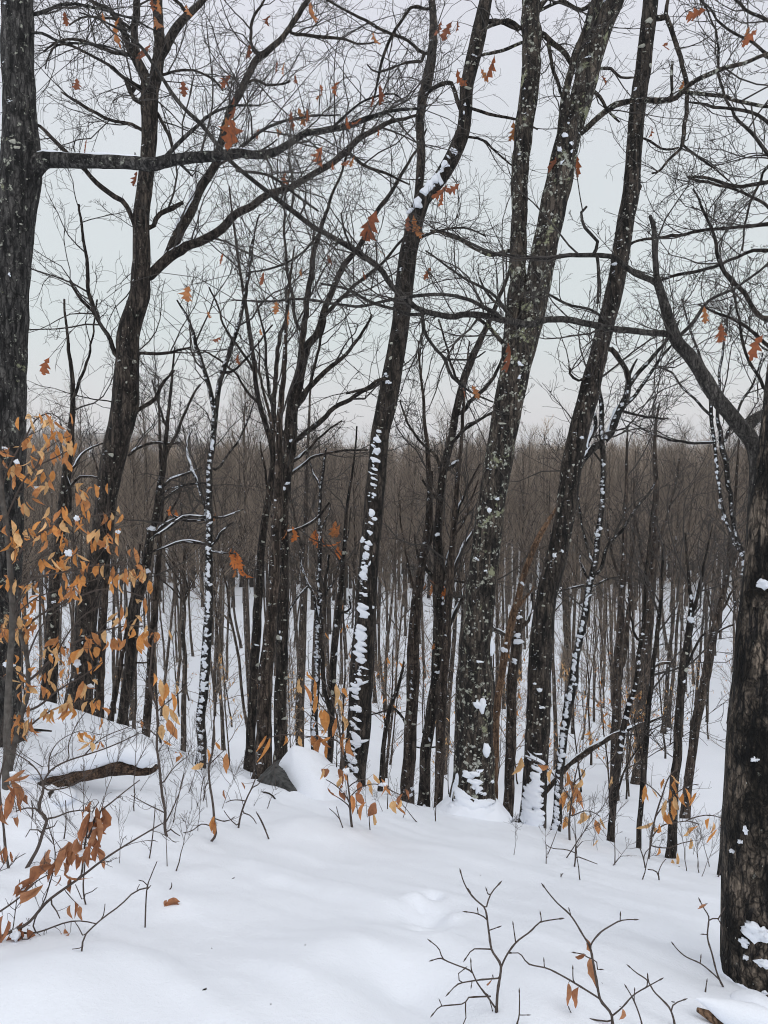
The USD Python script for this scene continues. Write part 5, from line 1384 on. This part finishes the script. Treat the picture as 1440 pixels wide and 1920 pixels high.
plant('seedling', 'thin stem at the left edge below the fallen log with a brown leaf', 'seedling', (16, 1628), [
    (5, 3, [(16, 1628), (10, 1590), (7, 1545), (3, 1510), (0, 1470), (8, 1420)]),
    (2, 1.5, [(16, 1625), (25, 1615), (48, 1600)]),
], 104, [(11, 1603, 30)], lmats=BROWN)

plant('beech_sapling', 'wavy beech sapling right of the log end with leaves above', 'sapling', (313, 1570), [
    (6, 3, [(313, 1570), (309, 1545), (311, 1525), (305, 1490), (302, 1463), (297, 1425), (293, 1397), (294, 1360), (293, 1330), (285, 1300), (280, 1280), (284, 1240), (288, 1200)]),
    (3, 1.5, [(309, 1545), (325, 1515), (338, 1480), (345, 1450)]),
    (3, 1.5, [(303, 1470), (325, 1440), (350, 1420)]),
    (3, 1.5, [(293, 1340), (310, 1320), (335, 1300), (350, 1280)]),
    (2.5, 1.5, [(311, 1525), (285, 1512), (262, 1500), (247, 1492)]),
    (2.5, 1.5, [(320, 1555), (333, 1565), (338, 1567)]),
    (2.5, 1.2, [(294, 1380), (275, 1365), (250, 1350)]),
], 105, [(300, 1290, 34), (312, 1300, 40), (321, 1318, 40), (309, 1338, 34), (316, 1368, 38), (304, 1376, 36), (265, 1360, 22), (330, 1296, 26), (288, 1275, 26), (306, 1398, 20), (328, 1420, 22), (336, 1418, 18), (298, 1320, 30), (318, 1345, 32)], sp=dict(n=9, l=(.08, .3)), snowy=0.1)

plant('beech_seedling', 'small curved seedling with one hanging leaf near the sapling', 'seedling', (398, 1578), [
    (5, 3, [(396, 1578), (405, 1562), (402, 1535), (398, 1500), (393, 1467), (392, 1440), (398, 1410), (402, 1380), (400, 1350)]),
    (2.5, 1.5, [(404, 1555), (380, 1545), (355, 1560), (335, 1563)]),
    (2.5, 1.5, [(393, 1465), (382, 1480), (384, 1500)]),
    (2.5, 1.5, [(396, 1430), (410, 1418), (425, 1405)]),
    (2.5, 1.5, [(405, 1535), (420, 1540), (440, 1532)]),
], 106, [(425, 1432, 40), (382, 1444, 24, 70), (388, 1416, 24), (402, 1545, 30), (397, 1550, 24), (404, 1400, 18)], sp=dict(n=8, l=(.06, .22)))

plant('seedling', 'leafless twiggy seedling left of the boulder mound', 'seedling', (447, 1553), [
    (4, 2, [(447, 1553), (452, 1525), (461, 1500), (470, 1480), (477, 1460)]),
    (2.5, 1.5, [(453, 1520), (470, 1530), (480, 1545)]),
    (2.5, 1.5, [(460, 1502), (440, 1500), (425, 1505)]),
    (2.5, 1.5, [(470, 1480), (485, 1470), (495, 1455)]),
    (2.5, 1.5, [(447, 1548), (435, 1540), (420, 1520)]),
], 107, [(452, 1475, 16), (420, 1490, 18)], lmats=BROWN, sp=dict(n=9, l=(.05, .2)))
plant('seedling', 'two bare straight sticks leaning out of the snow by the boulder', 'seedling', (505, 1575), [
    (3, 2, [(505, 1576), (494, 1550), (480, 1525)]), (2.5, 1.5, [(500, 1560), (490, 1535), (482, 1522)])], 108)
plant('seedling', 'lone upright forked twig in open snow on the left', 'seedling', (272, 1740), [
    (3.2, 2, [(272, 1740), (274, 1700), (277, 1663), (285, 1640), (295, 1616)]),
    (2.2, 1.5, [(277, 1663), (268, 1652), (260, 1650)]), (2.2, 1.5, [(276, 1668), (283, 1660)])], 109, wig=0.004)
plant('seedling', 'low branching twig with a long arm reaching toward the forked twig', 'seedling', (153, 1785), [
    (3.4, 2.5, [(153, 1785), (158, 1757), (174, 1738), (192, 1722), (225, 1698), (257, 1670), (280, 1664)]),
    (2.4, 1.5, [(158, 1757), (148, 1740), (139, 1727)]), (2.2, 1.5, [(192, 1722), (197, 1695)]), (2, 1.4, [(156, 1772), (135, 1780)]), (2, 1.4, [(257, 1670), (262, 1658)])], 110, wig=0.004)
plant('seedling', 'straight thin shoot beside the drooping brown leaves', 'seedling', (160, 1698), [
    (3.4, 2, [(161, 1698), (155, 1660), (160, 1620), (163, 1590)]), (2, 1.4, [(156, 1680), (170, 1674), (182, 1665)]), (2, 1.4, [(156, 1690), (146, 1672), (140, 1660)])], 111)
for k, (label, x, y, top) in enumerate((('short upright shoot under the fallen log', 120, 1573, (122, 1500)), ('short shoot under the log, further left than the upright one', 60, 1535, (58, 1500)), ('slim twig standing right below the log end', 280, 1610, (289, 1510)), ('tiny sprig on open snow right of the forked twig', 318, 1668, (322, 1655)))):
    plant('seedling', label, 'seedling', (x, y), [(2.8, 1.6, [(x, y), ((x + top[0]) / 2 + 2, (y + top[1]) / 2), top])], 120 + k, sp=dict(n=6, l=(.03, .12)) if k < 3 else None)

# the middle and right-hand saplings
plant('beech_sapling', 'orange-leaved beech sapling standing against the middle snow-clumped trunk', 'sapling', (655, 1478), [
    (4.5, 2, [(648, 1470), (643, 1440), (640, 1395), (632, 1350), (622, 1310), (608, 1280), (590, 1260)]),
    (2.5, 1.5, [(640, 1400), (620, 1385), (595, 1382), (560, 1388)]),
    (2.5, 1.5, [(632, 1350), (612, 1335), (590, 1310), (565, 1285)]),
    (2.5, 1.5, [(638, 1380), (650, 1360), (660, 1345)]),
    (2.2, 1.5, [(625, 1320), (632, 1295), (640, 1270)]),
    (2.2, 1.5, [(590, 1382), (540, 1378), (500, 1385)]),
], 131, [(558, 1288, 26), (570, 1300, 34), (590, 1292, 36), (596, 1322, 36), (610, 1350, 40), (602, 1345, 28), (625, 1325, 34), (630, 1300, 36), (631, 1362, 36), (642, 1356, 30), (595, 1395, 34), (600, 1400, 36), (620, 1398, 34), (645, 1393, 38), (655, 1400, 32), (637, 1390, 30), (500, 1394, 30), (507, 1400, 34), (585, 1392, 26), (612, 1408, 26), (560, 1390, 20), (535, 1388, 18), (575, 1270, 22), (640, 1305, 24)], Y=6.6, sp=dict(n=8, l=(.1, .4)), snowy=0.06)
plant('beech_sapling', 'short beech seedling in front of the middle trunk, copper leaves', 'sapling', (660, 1552), [
    (5, 2.5, [(660, 1552), (657, 1530), (654, 1500), (650, 1465), (648, 1440)]),
    (2.5, 1.5, [(655, 1505), (635, 1480), (610, 1462)]),
    (2.5, 1.5, [(654, 1500), (675, 1478), (705, 1470), (730, 1475)]),
    (2.5, 1.5, [(652, 1480), (670, 1465), (690, 1460)]),
    (2.5, 1.5, [(656, 1515), (640, 1500), (622, 1490)]),
    (2.5, 1.5, [(720, 1472), (740, 1485), (760, 1492)]),
], 132, [(614, 1455, 28), (606, 1452, 22), (635, 1455, 26), (650, 1450, 30), (640, 1468, 26), (614, 1490, 26), (640, 1486, 30), (660, 1508, 34), (668, 1500, 28), (675, 1480, 28), (690, 1480, 34), (715, 1475, 30), (722, 1482, 28), (686, 1520, 34), (704, 1525, 42), (700, 1535, 34), (735, 1515, 34), (742, 1520, 34), (755, 1500, 24), (760, 1490, 22), (700, 1462, 22), (752, 1508, 18)], lmats=BEECH[1:] + BROWN[:1], snowy=0.2)
plant('seedling', 'tiny two-stemmed seedling right of the copper-leaved seedling', 'seedling', (694, 1557), [(2.4, 1.5, [(694, 1557), (692, 1540), (691, 1515)])], 133)
plant('seedling', 'bare curved twig left of the copper-leaved seedling', 'seedling', (645, 1553), [(2.4, 1.4, [(643, 1553), (636, 1530), (632, 1512)]), (2, 1.3, [(638, 1538), (628, 1525), (618, 1516)])], 134)
plant('beech_sapling', 'tan-leaved beech sapling at the foot of the snow-laddered slender trunk', 'sapling', (1068, 1575), [
    (4.5, 2, [(1068, 1575), (1068, 1545), (1072, 1500), (1078, 1460), (1085, 1425)]),
    (2.5, 1.5, [(1072, 1500), (1050, 1470), (1030, 1440)]),
    (2.5, 1.5, [(1070, 1530), (1100, 1520), (1125, 1530)]),
    (2.5, 1.5, [(1076, 1470), (1090, 1455), (1098, 1440)]),
    (2.5, 1.5, [(1040, 1455), (1010, 1430), (985, 1420)]),
], 135, [(978, 1440, 40, 25), (1028, 1450, 28, 60), (1035, 1455, 26), (1064, 1462, 32), (1070, 1480, 34), (1088, 1455, 28), (1091, 1476, 32), (1065, 1500, 34), (1075, 1508, 30), (1060, 1495, 26), (1086, 1497, 30), (1060, 1545, 28), (1066, 1551, 28), (1095, 1535, 26), (1110, 1545, 34), (1116, 1551, 28), (1125, 1545, 24), (1070, 1522, 26), (1050, 1505, 22), (1082, 1490, 28)], sp=dict(n=8, l=(.08, .35)))
plant('beech_sapling', 'golden-leaved beech sapling around the black trunk on the right', 'sapling', (1215, 1610), [
    (4, 2, [(1216, 1612), (1222, 1570), (1230, 1530), (1242, 1490), (1255, 1455), (1270, 1440)]),
    (2.5, 1.5, [(1230, 1530), (1255, 1500), (1285, 1475), (1310, 1470)]),
    (2.5, 1.5, [(1240, 1495), (1220, 1475), (1205, 1465)]),
    (2.5, 1.5, [(1222, 1570), (1250, 1545), (1285, 1540), (1310, 1545)]),
    (2.5, 1.5, [(1285, 1540), (1320, 1530), (1350, 1535)]),
    (2.5, 1.5, [(1220, 1585), (1250, 1590), (1280, 1580), (1300, 1575)]),
], 136, [(1147, 1465, 20), (1210, 1485, 28), (1222, 1490, 22), (1208, 1490, 20), (1245, 1470, 20), (1266, 1480, 34), (1275, 1485, 34), (1285, 1492, 28), (1306, 1500, 28), (1250, 1515, 34), (1260, 1520, 36), (1253, 1540, 30), (1247, 1532, 26), (1225, 1560, 36, 60), (1236, 1560, 30), (1232, 1565, 24), (1292, 1563, 24), (1310, 1562, 28), (1330, 1545, 22), (1295, 1585, 26), (1270, 1612, 26), (1260, 1622, 22), (1236, 1596, 16), (1256, 1490, 24), (1262, 1505, 30), (1344, 1570, 30), (1351, 1552, 34), (1338, 1552, 22), (1356, 1560, 24), (1280, 1500, 26)], lmats=BEECH[:2], sp=dict(n=9, l=(.1, .4)))
plant('seedling', 'low spreading seedling on the right brow, two arms', 'seedling', (1077, 1627), [
    (3.2, 2, [(1077, 1627), (1080, 1605), (1081, 1580), (1078, 1560)]), (2.2, 1.4, [(1080, 1600), (1060, 1593), (1035, 1590), (1024, 1583)]), (2.2, 1.4, [(1080, 1605), (1100, 1612), (1120, 1620)]), (2, 1.3, [(1081, 1590), (1092, 1578)])], 137, [(1122, 1585, 20)])
plant('seedling', 'thin stem at right brow rising past the black trunk', 'seedling', (1210, 1628), [(3, 2, [(1210, 1628), (1205, 1605), (1200, 1590)]), (2, 1.3, [(1207, 1610), (1218, 1590)])], 138)
plant('seedling', 'small hooked twig on the snow below the golden sapling', 'seedling', (1236, 1650), [(3, 2, [(1236, 1652), (1234, 1638), (1228, 1632), (1215, 1630)]), (2, 1.3, [(1234, 1640), (1240, 1622), (1248, 1612)])], 139)
plant('seedling', 'tiny dark tuft alone on the right snow slope', 'seedling', (1052, 1645), [(2.4, 1.5, [(1052, 1646), (1052, 1638)]), (2, 1.2, [(1052, 1642), (1056, 1637)])], 140)

plant('beech_seedling', 'leafless zigzag beech seedling in the foreground, bottom centre right', 'seedling', (931, 1900), [
    (5.5, 2.2, [(931, 1902), (933, 1863), (940, 1813), (923, 1780), (917, 1743), (910, 1703), (893, 1687), (877, 1667), (865, 1638)]),
    (3, 2.2, [(910, 1703), (918, 1680), (933, 1660)]), (2.4, 1.8, [(917, 1677), (913, 1671)]),
    (3, 2, [(911, 1722), (897, 1714), (877, 1710)]), (2.2, 1.6, [(897, 1715), (896, 1708)]), (2.4, 1.8, [(918, 1744), (932, 1739)]),
    (3.2, 2, [(923, 1780), (892, 1779), (874, 1796)]),
    (3.6, 2.2, [(940, 1813), (967, 1767), (993, 1747), (1015, 1728), (1047, 1723)]), (2.6, 1.8, [(967, 1767), (962, 1735)]), (2.4, 1.8, [(1015, 1728), (1014, 1716)]),
    (3.6, 2, [(929, 1890), (917, 1873), (893, 1840), (885, 1823), (850, 1807), (830, 1797), (825, 1782), (810, 1767)]), (2.4, 1.8, [(830, 1797), (813, 1800)]), (2.4, 1.8, [(885, 1823), (883, 1806)]),
    (3.2, 2, [(937, 1833), (900, 1837), (863, 1843), (843, 1860)]), (2.4, 1.8, [(863, 1843), (860, 1826), (869, 1818)]), (2.2, 1.6, [(885, 1840), (884, 1847)]),
    (3.2, 2, [(920, 1868), (880, 1870), (870, 1882), (827, 1887), (813, 1900)]), (2.4, 1.8, [(872, 1883), (874, 1905), (868, 1922)]), (2.2, 1.6, [(829, 1887), (826, 1880)]), (2.4, 1.6, [(912, 1862), (920, 1882), (923, 1894)]),
    (2.2, 1.5, [(878, 1667), (880, 1670)]),
], 141, [(922, 1848, 20)], lmats=BROWN, slope=0.2, wig=0.003, step=0.015)
plant('beech_seedling', 'foreground beech seedling at bottom right with a few hanging brown leaves', 'seedling', (1148, 1930), [
    (6, 2.2, [(1149, 1932), (1147, 1905), (1125, 1873), (1118, 1835), (1112, 1800), (1107, 1775), (1098, 1760), (1070, 1716), (1045, 1693), (1022, 1665)]),
    (3.4, 2, [(1107, 1775), (1125, 1748), (1145, 1735), (1163, 1726), (1188, 1724)]), (2.4, 1.8, [(1163, 1727), (1163, 1717)]),
    (3.6, 2, [(1125, 1873), (1080, 1845), (1050, 1828), (1023, 1815), (993, 1808), (980, 1795), (975, 1787), (960, 1787)]), (2.4, 1.8, [(1021, 1815), (1020, 1804)]), (2.4, 1.8, [(1076, 1842), (1074, 1818)]),
    (3.4, 2, [(1147, 1905), (1165, 1890), (1188, 1865), (1213, 1850), (1235, 1838)]), (2.4, 1.8, [(1213, 1850), (1214, 1834)]),
    (3, 2, [(1140, 1915), (1110, 1911), (1070, 1902), (1033, 1912)]), (2.4, 1.8, [(1075, 1903), (1068, 1893)]), (2.2, 1.6, [(1117, 1800), (1122, 1822), (1124, 1818)]), (2.4, 1.8, [(1110, 1800), (1095, 1790), (1080, 1787)]),
    (2.2, 1.6, [(1070, 1716), (1068, 1708)]),
], 142, [(1100, 1773, 26), (1105, 1822, 50), (1098, 1802, 24, 60), (1066, 1860, 34), (1085, 1868, 34, 35), (1167, 1905, 28)], lmats=BROWN, slope=0.2, wig=0.003, jit=0.012, step=0.015)
plant('seedling', 'bare foreground twig fork between the leafy seedling and the nearest trunk', 'seedling', (1264, 1925), [
    (4, 2, [(1265, 1928), (1257, 1893), (1240, 1873), (1227, 1860), (1213, 1837), (1195, 1825), (1183, 1815)]), (3, 2, [(1257, 1893), (1265, 1882), (1280, 1875)]), (2.2, 1.6, [(1217, 1843), (1215, 1832)])], 143, wig=0.003, step=0.015)
plant('seedling', 'short leaning foreground twig crossing the bottom edge', 'seedling', (1205, 1930), [(3.4, 2, [(1206, 1932), (1190, 1880), (1175, 1853)]), (2.2, 1.6, [(1189, 1876), (1190, 1858)])], 144, wig=0.003, step=0.015)
plant('seedling', 'tiny foreground shoot at the bottom edge left of the leafy seedling', 'seedling', (968, 1925), [(3, 2, [(966, 1928), (974, 1900), (974, 1862)]), (2.2, 1.6, [(974, 1903), (987, 1903)])], 145, wig=0.003, step=0.015)
plant('beech_seedling', 'twig with one brown leaf leaning on the nearest trunk', 'seedling', (1352, 1850), [
    (3.6, 2, [(1356, 1850), (1345, 1827), (1335, 1790), (1327, 1753), (1330, 1723), (1318, 1700), (1314, 1692)]), (2.6, 1.8, [(1330, 1723), (1345, 1722), (1352, 1735), (1353, 1740)]), (2.6, 1.8, [(1346, 1724), (1355, 1708)]),
    (3, 2, [(1350, 1838), (1335, 1824), (1313, 1807), (1283, 1793), (1263, 1773)]), (2.2, 1.6, [(1313, 1807), (1314, 1797)]), (2.2, 1.6, [(1327, 1753), (1321, 1752)])], 146, [(1325, 1706, 20, 70)], lmats=BROWN, wig=0.003, step=0.015)
plant('seedling', 'single short stick beside the snow-capped branch in the corner', 'seedling', (1322, 1862), [(3, 1.6, [(1322, 1863), (1325, 1842)])], 147, wig=0.003, step=0.015)

# ------------------------------------------------------------------ the valley woods
def forest_form(seed, H, r, cs, n1, k2, k3, rmin, sides, spread=0.34, lean=0.02, k4=0, fork=True):
    """(trunk mesh, crown mesh) of a bare forest tree standing at the origin."""
    rng = np.random.default_rng(seed)
    S = 16
    z = np.linspace(-0.4, H, S)
    w = np.cumsum(rng.normal(0, lean, (S, 2)), axis=0) * H / 16
    P = np.stack([w[:, 0] - w[1, 0], w[:, 1] - w[1, 1], z], 1)
    f = np.clip(z / H, 0, 1)
    R = r * (1 - 0.86 * f) * (1 + 0.35 * np.exp(-np.maximum(z, 0) / 0.25))
    trunk = stem_mesh(P, R, sides, 0.1, 5.0, seed, cap=False)
    t = cs + (1 - cs) * np.sort(rng.random(n1))
    p, T, rr_ = seg_interp(P[None], R[None], (t[None] * H + 0.4) / (H + 0.4))
    p, rr_ = p[0], rr_[0]
    az = rng.uniform(0, 2 * np.pi, n1)
    el = np.radians(rng.uniform(38, 74, n1))
    d = np.stack([np.cos(az) * np.cos(el), np.sin(az) * np.cos(el), np.sin(el)], 1)
    q = (t - cs) / (1 - cs)
    ln = H * spread * rng.uniform(0.55, 1.1, n1) * (1.0 - 0.62 * q)
    low = rng.random(n1) < 0.12
    ln[low] *= 0.5
    r0 = np.maximum(np.minimum(rr_ * 0.6, ln * 0.016), rmin)
    P1, R1 = grow(rng, p, d, ln, r0, np.maximum(r0 * 0.25, rmin), 6, 0.14, 0.07)
    limbs = tubes(P1, R1, 4 if rmin < 0.01 else 3)
    out = []
    P2, R2 = kids(rng, P1, R1, k2, (0.3, 0.8), 0.28, 0.6, 3, 0.16, 0.12, rmin, 0.55, 0.12)
    out.append(tubes(P2, R2, 3))
    P3, R3 = kids(rng, P2, R2, k3, (0.35, 0.95), 0.3, 0.65, 2, 0.2, 0.08, rmin, 0.6, 0.1)
    out.append(tubes(P3, R3, 3))
    if k4:
        P4, R4 = kids(rng, P3, R3, k4, (0.35, 0.95), 0.35, 0.7, 2, 0.2, 0.05, rmin, 0.7, 0.1)
        out.append(tubes(P4, R4, 3))
    return trunk, limbs, join(out)


rngF = np.random.default_rng(2024)
FORMS = []
for k in range(8):
    H = [13.5, 15, 12, 16, 14, 11, 15.5, 13][k]
    cls = stage.CreateClassPrim(f'/World/forest_tree_form_{k + 1:03d}')
    trunk, limbs, crown = forest_form(300 + k, H, [.1, .13, .075, .14, .11, .07, .12, .09][k], [.46, .52, .42, .55, .5, .4, .58, .45][k], 24, 8, 4, 0.0038, 10, lean=0.035)
    put_mesh(str(cls.GetPath()) + '/trunk', trunk, M['bark_forest'])
    tag(put_mesh(str(cls.GetPath()) + '/limbs', limbs, M['bark_forest' if k % 3 else 'bark_brown']), kind='stuff')
    tag(put_mesh(str(cls.GetPath()) + '/twigs', crown, M['twig_mid']), kind='stuff')
    FORMS.append((str(cls.GetPath()), H))
SAPS = []
for k in range(5):
    cls = stage.CreateClassPrim(f'/World/young_tree_form_{k + 1:03d}')
    H = [3.2, 4.5, 2.4, 5.5, 2.8][k]
    rg = np.random.default_rng(500 + k)
    trunk, limbs, crown = forest_form(400 + k, H, [.016, .022, .012, .03, .014][k], [.2, .25, .12, .3, .15][k], 16, 5, 3, 0.0028, 6, 0.42, 0.06)
    put_mesh(str(cls.GetPath()) + '/stem', trunk, M['bark_brown'])
    tag(put_mesh(str(cls.GetPath()) + '/twigs', join([limbs, crown]), M['twig_mid']), kind='stuff')
    if k in (0, 2, 4):
        cv = crown[0]
        lm = []
        for i in rg.choice(len(cv), 60, replace=False):
            if cv[i][2] < H * 0.75:
                lm.append(place_leaf(cv[i], rg.uniform(.06, .1), 'beech', rg, 0.3))
        tag(put_mesh(str(cls.GetPath()) + '/leaves', join(lm), BEECH[1 if k else 0]), kind='stuff')
    SAPS.append((str(cls.GetPath()), H))


def instance(name, form, label, cat, group, loc, rot, sc, tilt=(0, 0)):
    x = UsdGeom.Xform.Define(stage, numbered('/World', name))
    x.AddTranslateOp().Set(Gf.Vec3d(*map(float, loc)))
    x.AddRotateXYZOp().Set(Gf.Vec3f(float(tilt[0]), float(tilt[1]), float(rot)))
    sx, sz = sc if isinstance(sc, tuple) else (sc, sc)
    x.AddScaleOp().Set(Gf.Vec3f(float(sx), float(sx), float(sz)))
    p = x.GetPrim()
    p.GetReferences().AddInternalReference(form)
    p.SetInstanceable(True)
    tag(p, label, cat, group)
    return p


ZONES = [(168, 'left of the leaning forked trunk'), (388, 'between the leaning forked trunk and the ringed birch-like trunk'), (530, 'between the ringed birch-like trunk and the twin-stemmed tree'),
         (682, 'between the twin-stemmed tree and the snow-laddered middle trunk'), (895, 'between the middle trunk and the lichen trunk'), (1015, 'between the lichen and the speckled trunks'),
         (1088, 'between the speckled trunk and the slender snow-laddered one'), (1285, 'between the slender snow-laddered trunk and the black one'), (1e9, 'between the black trunk and the right edge')]


def zone(x, y, z):
    px = project(np.array([[x, y, z + 2.0]]))[0][0]
    return next(t for lim, t in ZONES if px < lim)


taken = []
for p in stage.GetPrimAtPath('/World').GetChildren():
    if p.GetCustomDataByKey('category') == 'tree':
        t = UsdGeom.Xformable(p).GetLocalTransformation().ExtractTranslation()
        taken.append((t[0], t[1]))
spots = []
cand = []
for _ in range(16000):
    y = math.sqrt(rngF.uniform(13.5 ** 2, 92 ** 2))
    x = rngF.uniform(-1, 1) * (0.56 * y + 2.5)
    cand.append((x, y))
for x, y in cand:
    gap = 1.8 + 0.013 * y
    if all((x - a) ** 2 + (y - b) ** 2 > gap * gap for a, b in taken) and all((x - a) ** 2 + (y - b) ** 2 > gap * gap for a, b in spots):
        # small clearing of open snow right of the middle trunk
        if abs(x / y - 0.03) < 0.022 and y < 40:
            continue
        spots.append((x, y))
    if len(spots) > 1000:
        break
spots = np.array(spots)
dist = spots[:, 1]
order = np.argsort(dist)
near_spots = [tuple(spots[i]) for i in order[:262]]
rest = [tuple(spots[i]) for i in order[262:]]
for x, y in near_spots:
    k = int(rngF.integers(8))
    z = float(base_h(np.array([x]), np.array([y]))[0])
    top = -z + 1.6 + y * rngF.normal(-0.002, 0.028)
    sz = float(np.clip(top / FORMS[k][1], 0.32, 1.15))
    sc = (float(np.clip(sz, 0.55, 1.0)) * rngF.uniform(0.75, 1.1), sz)
    far_ = 'nearer brown' if y < 26 else 'mid-distance thin' if y < 45 else 'far pencil-thin'
    zn = zone(x, y, z)
    instance('forest_tree', FORMS[k][0], f'{far_} bare valley tree {zn}', 'tree', f'{far_} bare valley trees {zn}', (x, y, z), rngF.uniform(0, 360), sc, (rngF.normal(0, 2.2), rngF.normal(1.0, 2.2)))
SEEDS = []
for k in range(4):
    cls = stage.CreateClassPrim(f'/World/seedling_form_{k + 1:03d}')
    H = [.42, .6, .34, .75][k]
    trunk, limbs, crown = forest_form(800 + k, H, .0035, [.3, .35, .2, .3][k], [7, 9, 6, 11][k], 3, 1, 0.0011, 5, 0.6, 0.16)
    put_mesh(str(cls.GetPath()) + '/stem', trunk, M['twig_beech'])
    tag(put_mesh(str(cls.GetPath()) + '/twigs', join([limbs, crown]), M['twig_beech']), kind='stuff')
    SEEDS.append(str(cls.GetPath()))
for gname, lab, n, (ax0, ax1, ay0, ay1) in (('bare seedlings poking through the snow around the fallen log', 'fine leafless seedling poking through the snow around the fallen log', 26, (0, 330, 1400, 1640)),
                                            ('bare seedlings on the snow left of the boulder', 'fine leafless seedling poking out of the snow between the fallen log and the boulder', 14, (330, 520, 1440, 1580)),
                                            ('bare seedlings along the brow right of the lichen trunk', 'fine leafless seedling along the snowy brow right of the lichen trunk', 20, (940, 1350, 1575, 1650)),
                                            ('bare seedlings along the brow before the middle trunks', 'fine leafless seedling along the brow between the boulder and the lichen trunk', 9, (600, 830, 1500, 1550))):
    for _ in range(n):
        gp = ground_hit(rngF.uniform(ax0, ax1), rngF.uniform(ay0, ay1), snow_h)
        if gp[1] > 14:
            continue
        instance('seedling', SEEDS[int(rngF.integers(4))], lab, 'seedling', gname, (gp[0], gp[1], gp[2] - 0.03), rngF.uniform(0, 360), rngF.uniform(0.5, 1.1), (rngF.normal(0, 14), rngF.normal(0, 14)))
rl = np.random.default_rng(91)
bits = []
for _ in range(70):
    gp = ground_hit(rl.uniform(0, 1350), rl.uniform(1420, 1900), snow_h)
    if gp[1] > 12:
        continue
    r = rl.uniform(0.0015, 0.0045)
    a = rl.uniform(0, math.pi)
    bits.append(lump(gp + np.array([0, 0, 0.001]), np.array([math.cos(a), math.sin(a), 0]), np.array([-math.sin(a), math.cos(a), 0]), np.array([0, 0, 1.0]), r * rl.uniform(1, 3.5), r, r * 0.5, int(rl.integers(1e6)), ICO0))
lt = put_mesh('/World/bark_litter', join(bits), M['bark_dark'])
tag(lt, 'tiny dark bark flecks scattered on the foreground snow', 'litter', kind='stuff')
ns = 0
for _ in range(4000):
    y = math.sqrt(rngF.uniform(7.6 ** 2, 30 ** 2))
    x = rngF.uniform(-1, 1) * (0.55 * y + 1)
    if x < 0 and rngF.random() < 0.5:
        continue
    if abs(x / y - 0.03) < 0.02:
        continue
    if y < 9.5 and rngF.random() < 0.6:
        continue
    k = int(rngF.integers(5))
    z = float(base_h(np.array([x]), np.array([y]))[0]) - 0.05
    instance('young_tree', SAPS[k][0], ('leafy' if k in (0, 2, 4) else 'leafless') + ' young sapling ' + zone(x, y, z - 1.6), 'sapling', ('leafy' if k in (0, 2, 4) else 'leafless') + ' young saplings ' + zone(x, y, z - 1.6), (x, y, z), rngF.uniform(0, 360), rngF.uniform(0.6, 1.15), (rngF.normal(0, 4), rngF.normal(0, 4)))
    ns += 1
    if ns >= 160:
        break

# the far woods, one mass
FAR = []
root = UsdGeom.PointInstancer.Define(stage, '/World/far_woods')
tag(root.GetPrim(), 'brown bare woods filling the valley and the far hillside to the skyline', 'woods', kind='stuff')
protos = []
for k in range(4):
    H = [14, 15.5, 12.5, 16][k]
    pth = f'/World/far_woods/bare_tree_{k + 1:03d}'
    UsdGeom.Xform.Define(stage, pth)
    trunk, limbs, crown = forest_form(700 + k, H, .2, [.3, .38, .28, .4][k], 20, 7, 3, 0.0115, 5, 0.36)
    put_mesh(pth + '/trunk', trunk, M['bark_pale' if k == 2 else 'bark_far'])
    put_mesh(pth + '/limbs', limbs, M['bark_pale' if k == 2 else 'bark_far'])
    put_mesh(pth + '/crown', crown, M['twig_forest'])
    protos.append(pth)
P_, I_, O_, S_ = [], [], [], []


def far_tree(x, y, sc):
    P_.append((x, y))
    I_.append(int(rngF.integers(4)))
    a = rngF.uniform(0, math.pi)
    O_.append((math.cos(a), 0, 0, math.sin(a)))
    S_.append(sc)


for x, y in rest:
    zz = float(base_h(np.array([x]), np.array([y]))[0])
    far_tree(x, y, float(np.clip((1.6 - zz + y * rngF.normal(-0.014, 0.012)) / 14.5, 0.5, 1.1)))
for y0, y1, n in ((74, 130, 1150), (130, 260, 2300), (260, 480, 2600), (480, 760, 3200), (760, 1050, 1600)):
    yy = np.sqrt(rngF.uniform(y0 ** 2, y1 ** 2, n))
    xx = rngF.uniform(-1, 1, n) * (0.62 * yy + 4)
    for x, y in zip(xx, yy):
        if y < 480:
            zz = float(base_h(np.array([x]), np.array([y]))[0])
            far_tree(x, y, float(np.clip((1.6 - zz + y * rngF.normal(-0.008, 0.005)) / 14.5, 0.45, 1.15)))
        else:
            far_tree(x, y, rngF.uniform(0.75, 1.0))
P_ = np.array(P_)
pz = base_h(P_[:, 0], P_[:, 1])
root.CreatePositionsAttr(Vt.Vec3fArray.FromNumpy(np.column_stack([P_, pz]).astype(np.float32)))
root.CreateProtoIndicesAttr(Vt.IntArray.FromNumpy(np.array(I_, np.int32)))
root.CreateOrientationsAttr(Vt.QuathArray([Gf.Quath(float(o[0]), Gf.Vec3h(0, 0, float(o[3]))) for o in O_]))
root.CreateScalesAttr(Vt.Vec3fArray.FromNumpy(np.repeat(np.array(S_, np.float32)[:, None], 3, 1)))
root.CreatePrototypesRel().SetTargets([Sdf.Path(p) for p in protos])

# ------------------------------------------------------------------ the winter air
hb = trimesh.creation.box(bounds=[(-1310, -1310, -13.8), (1310, 1310, 40.0)])
M['haze'] = usdkit.material(stage, L + '/haze', {'v': ('principled_volume', {'color': (0.9, 0.92, 0.96), 'density': 0.00055, 'anisotropy': 0.2})}, volume='v.volume')
hz = put_mesh('/World/haze', (np.array(hb.vertices), np.array(hb.faces), None), M['haze'])
tag(hz, 'thin cold winter haze over the valley', kind='stuff')
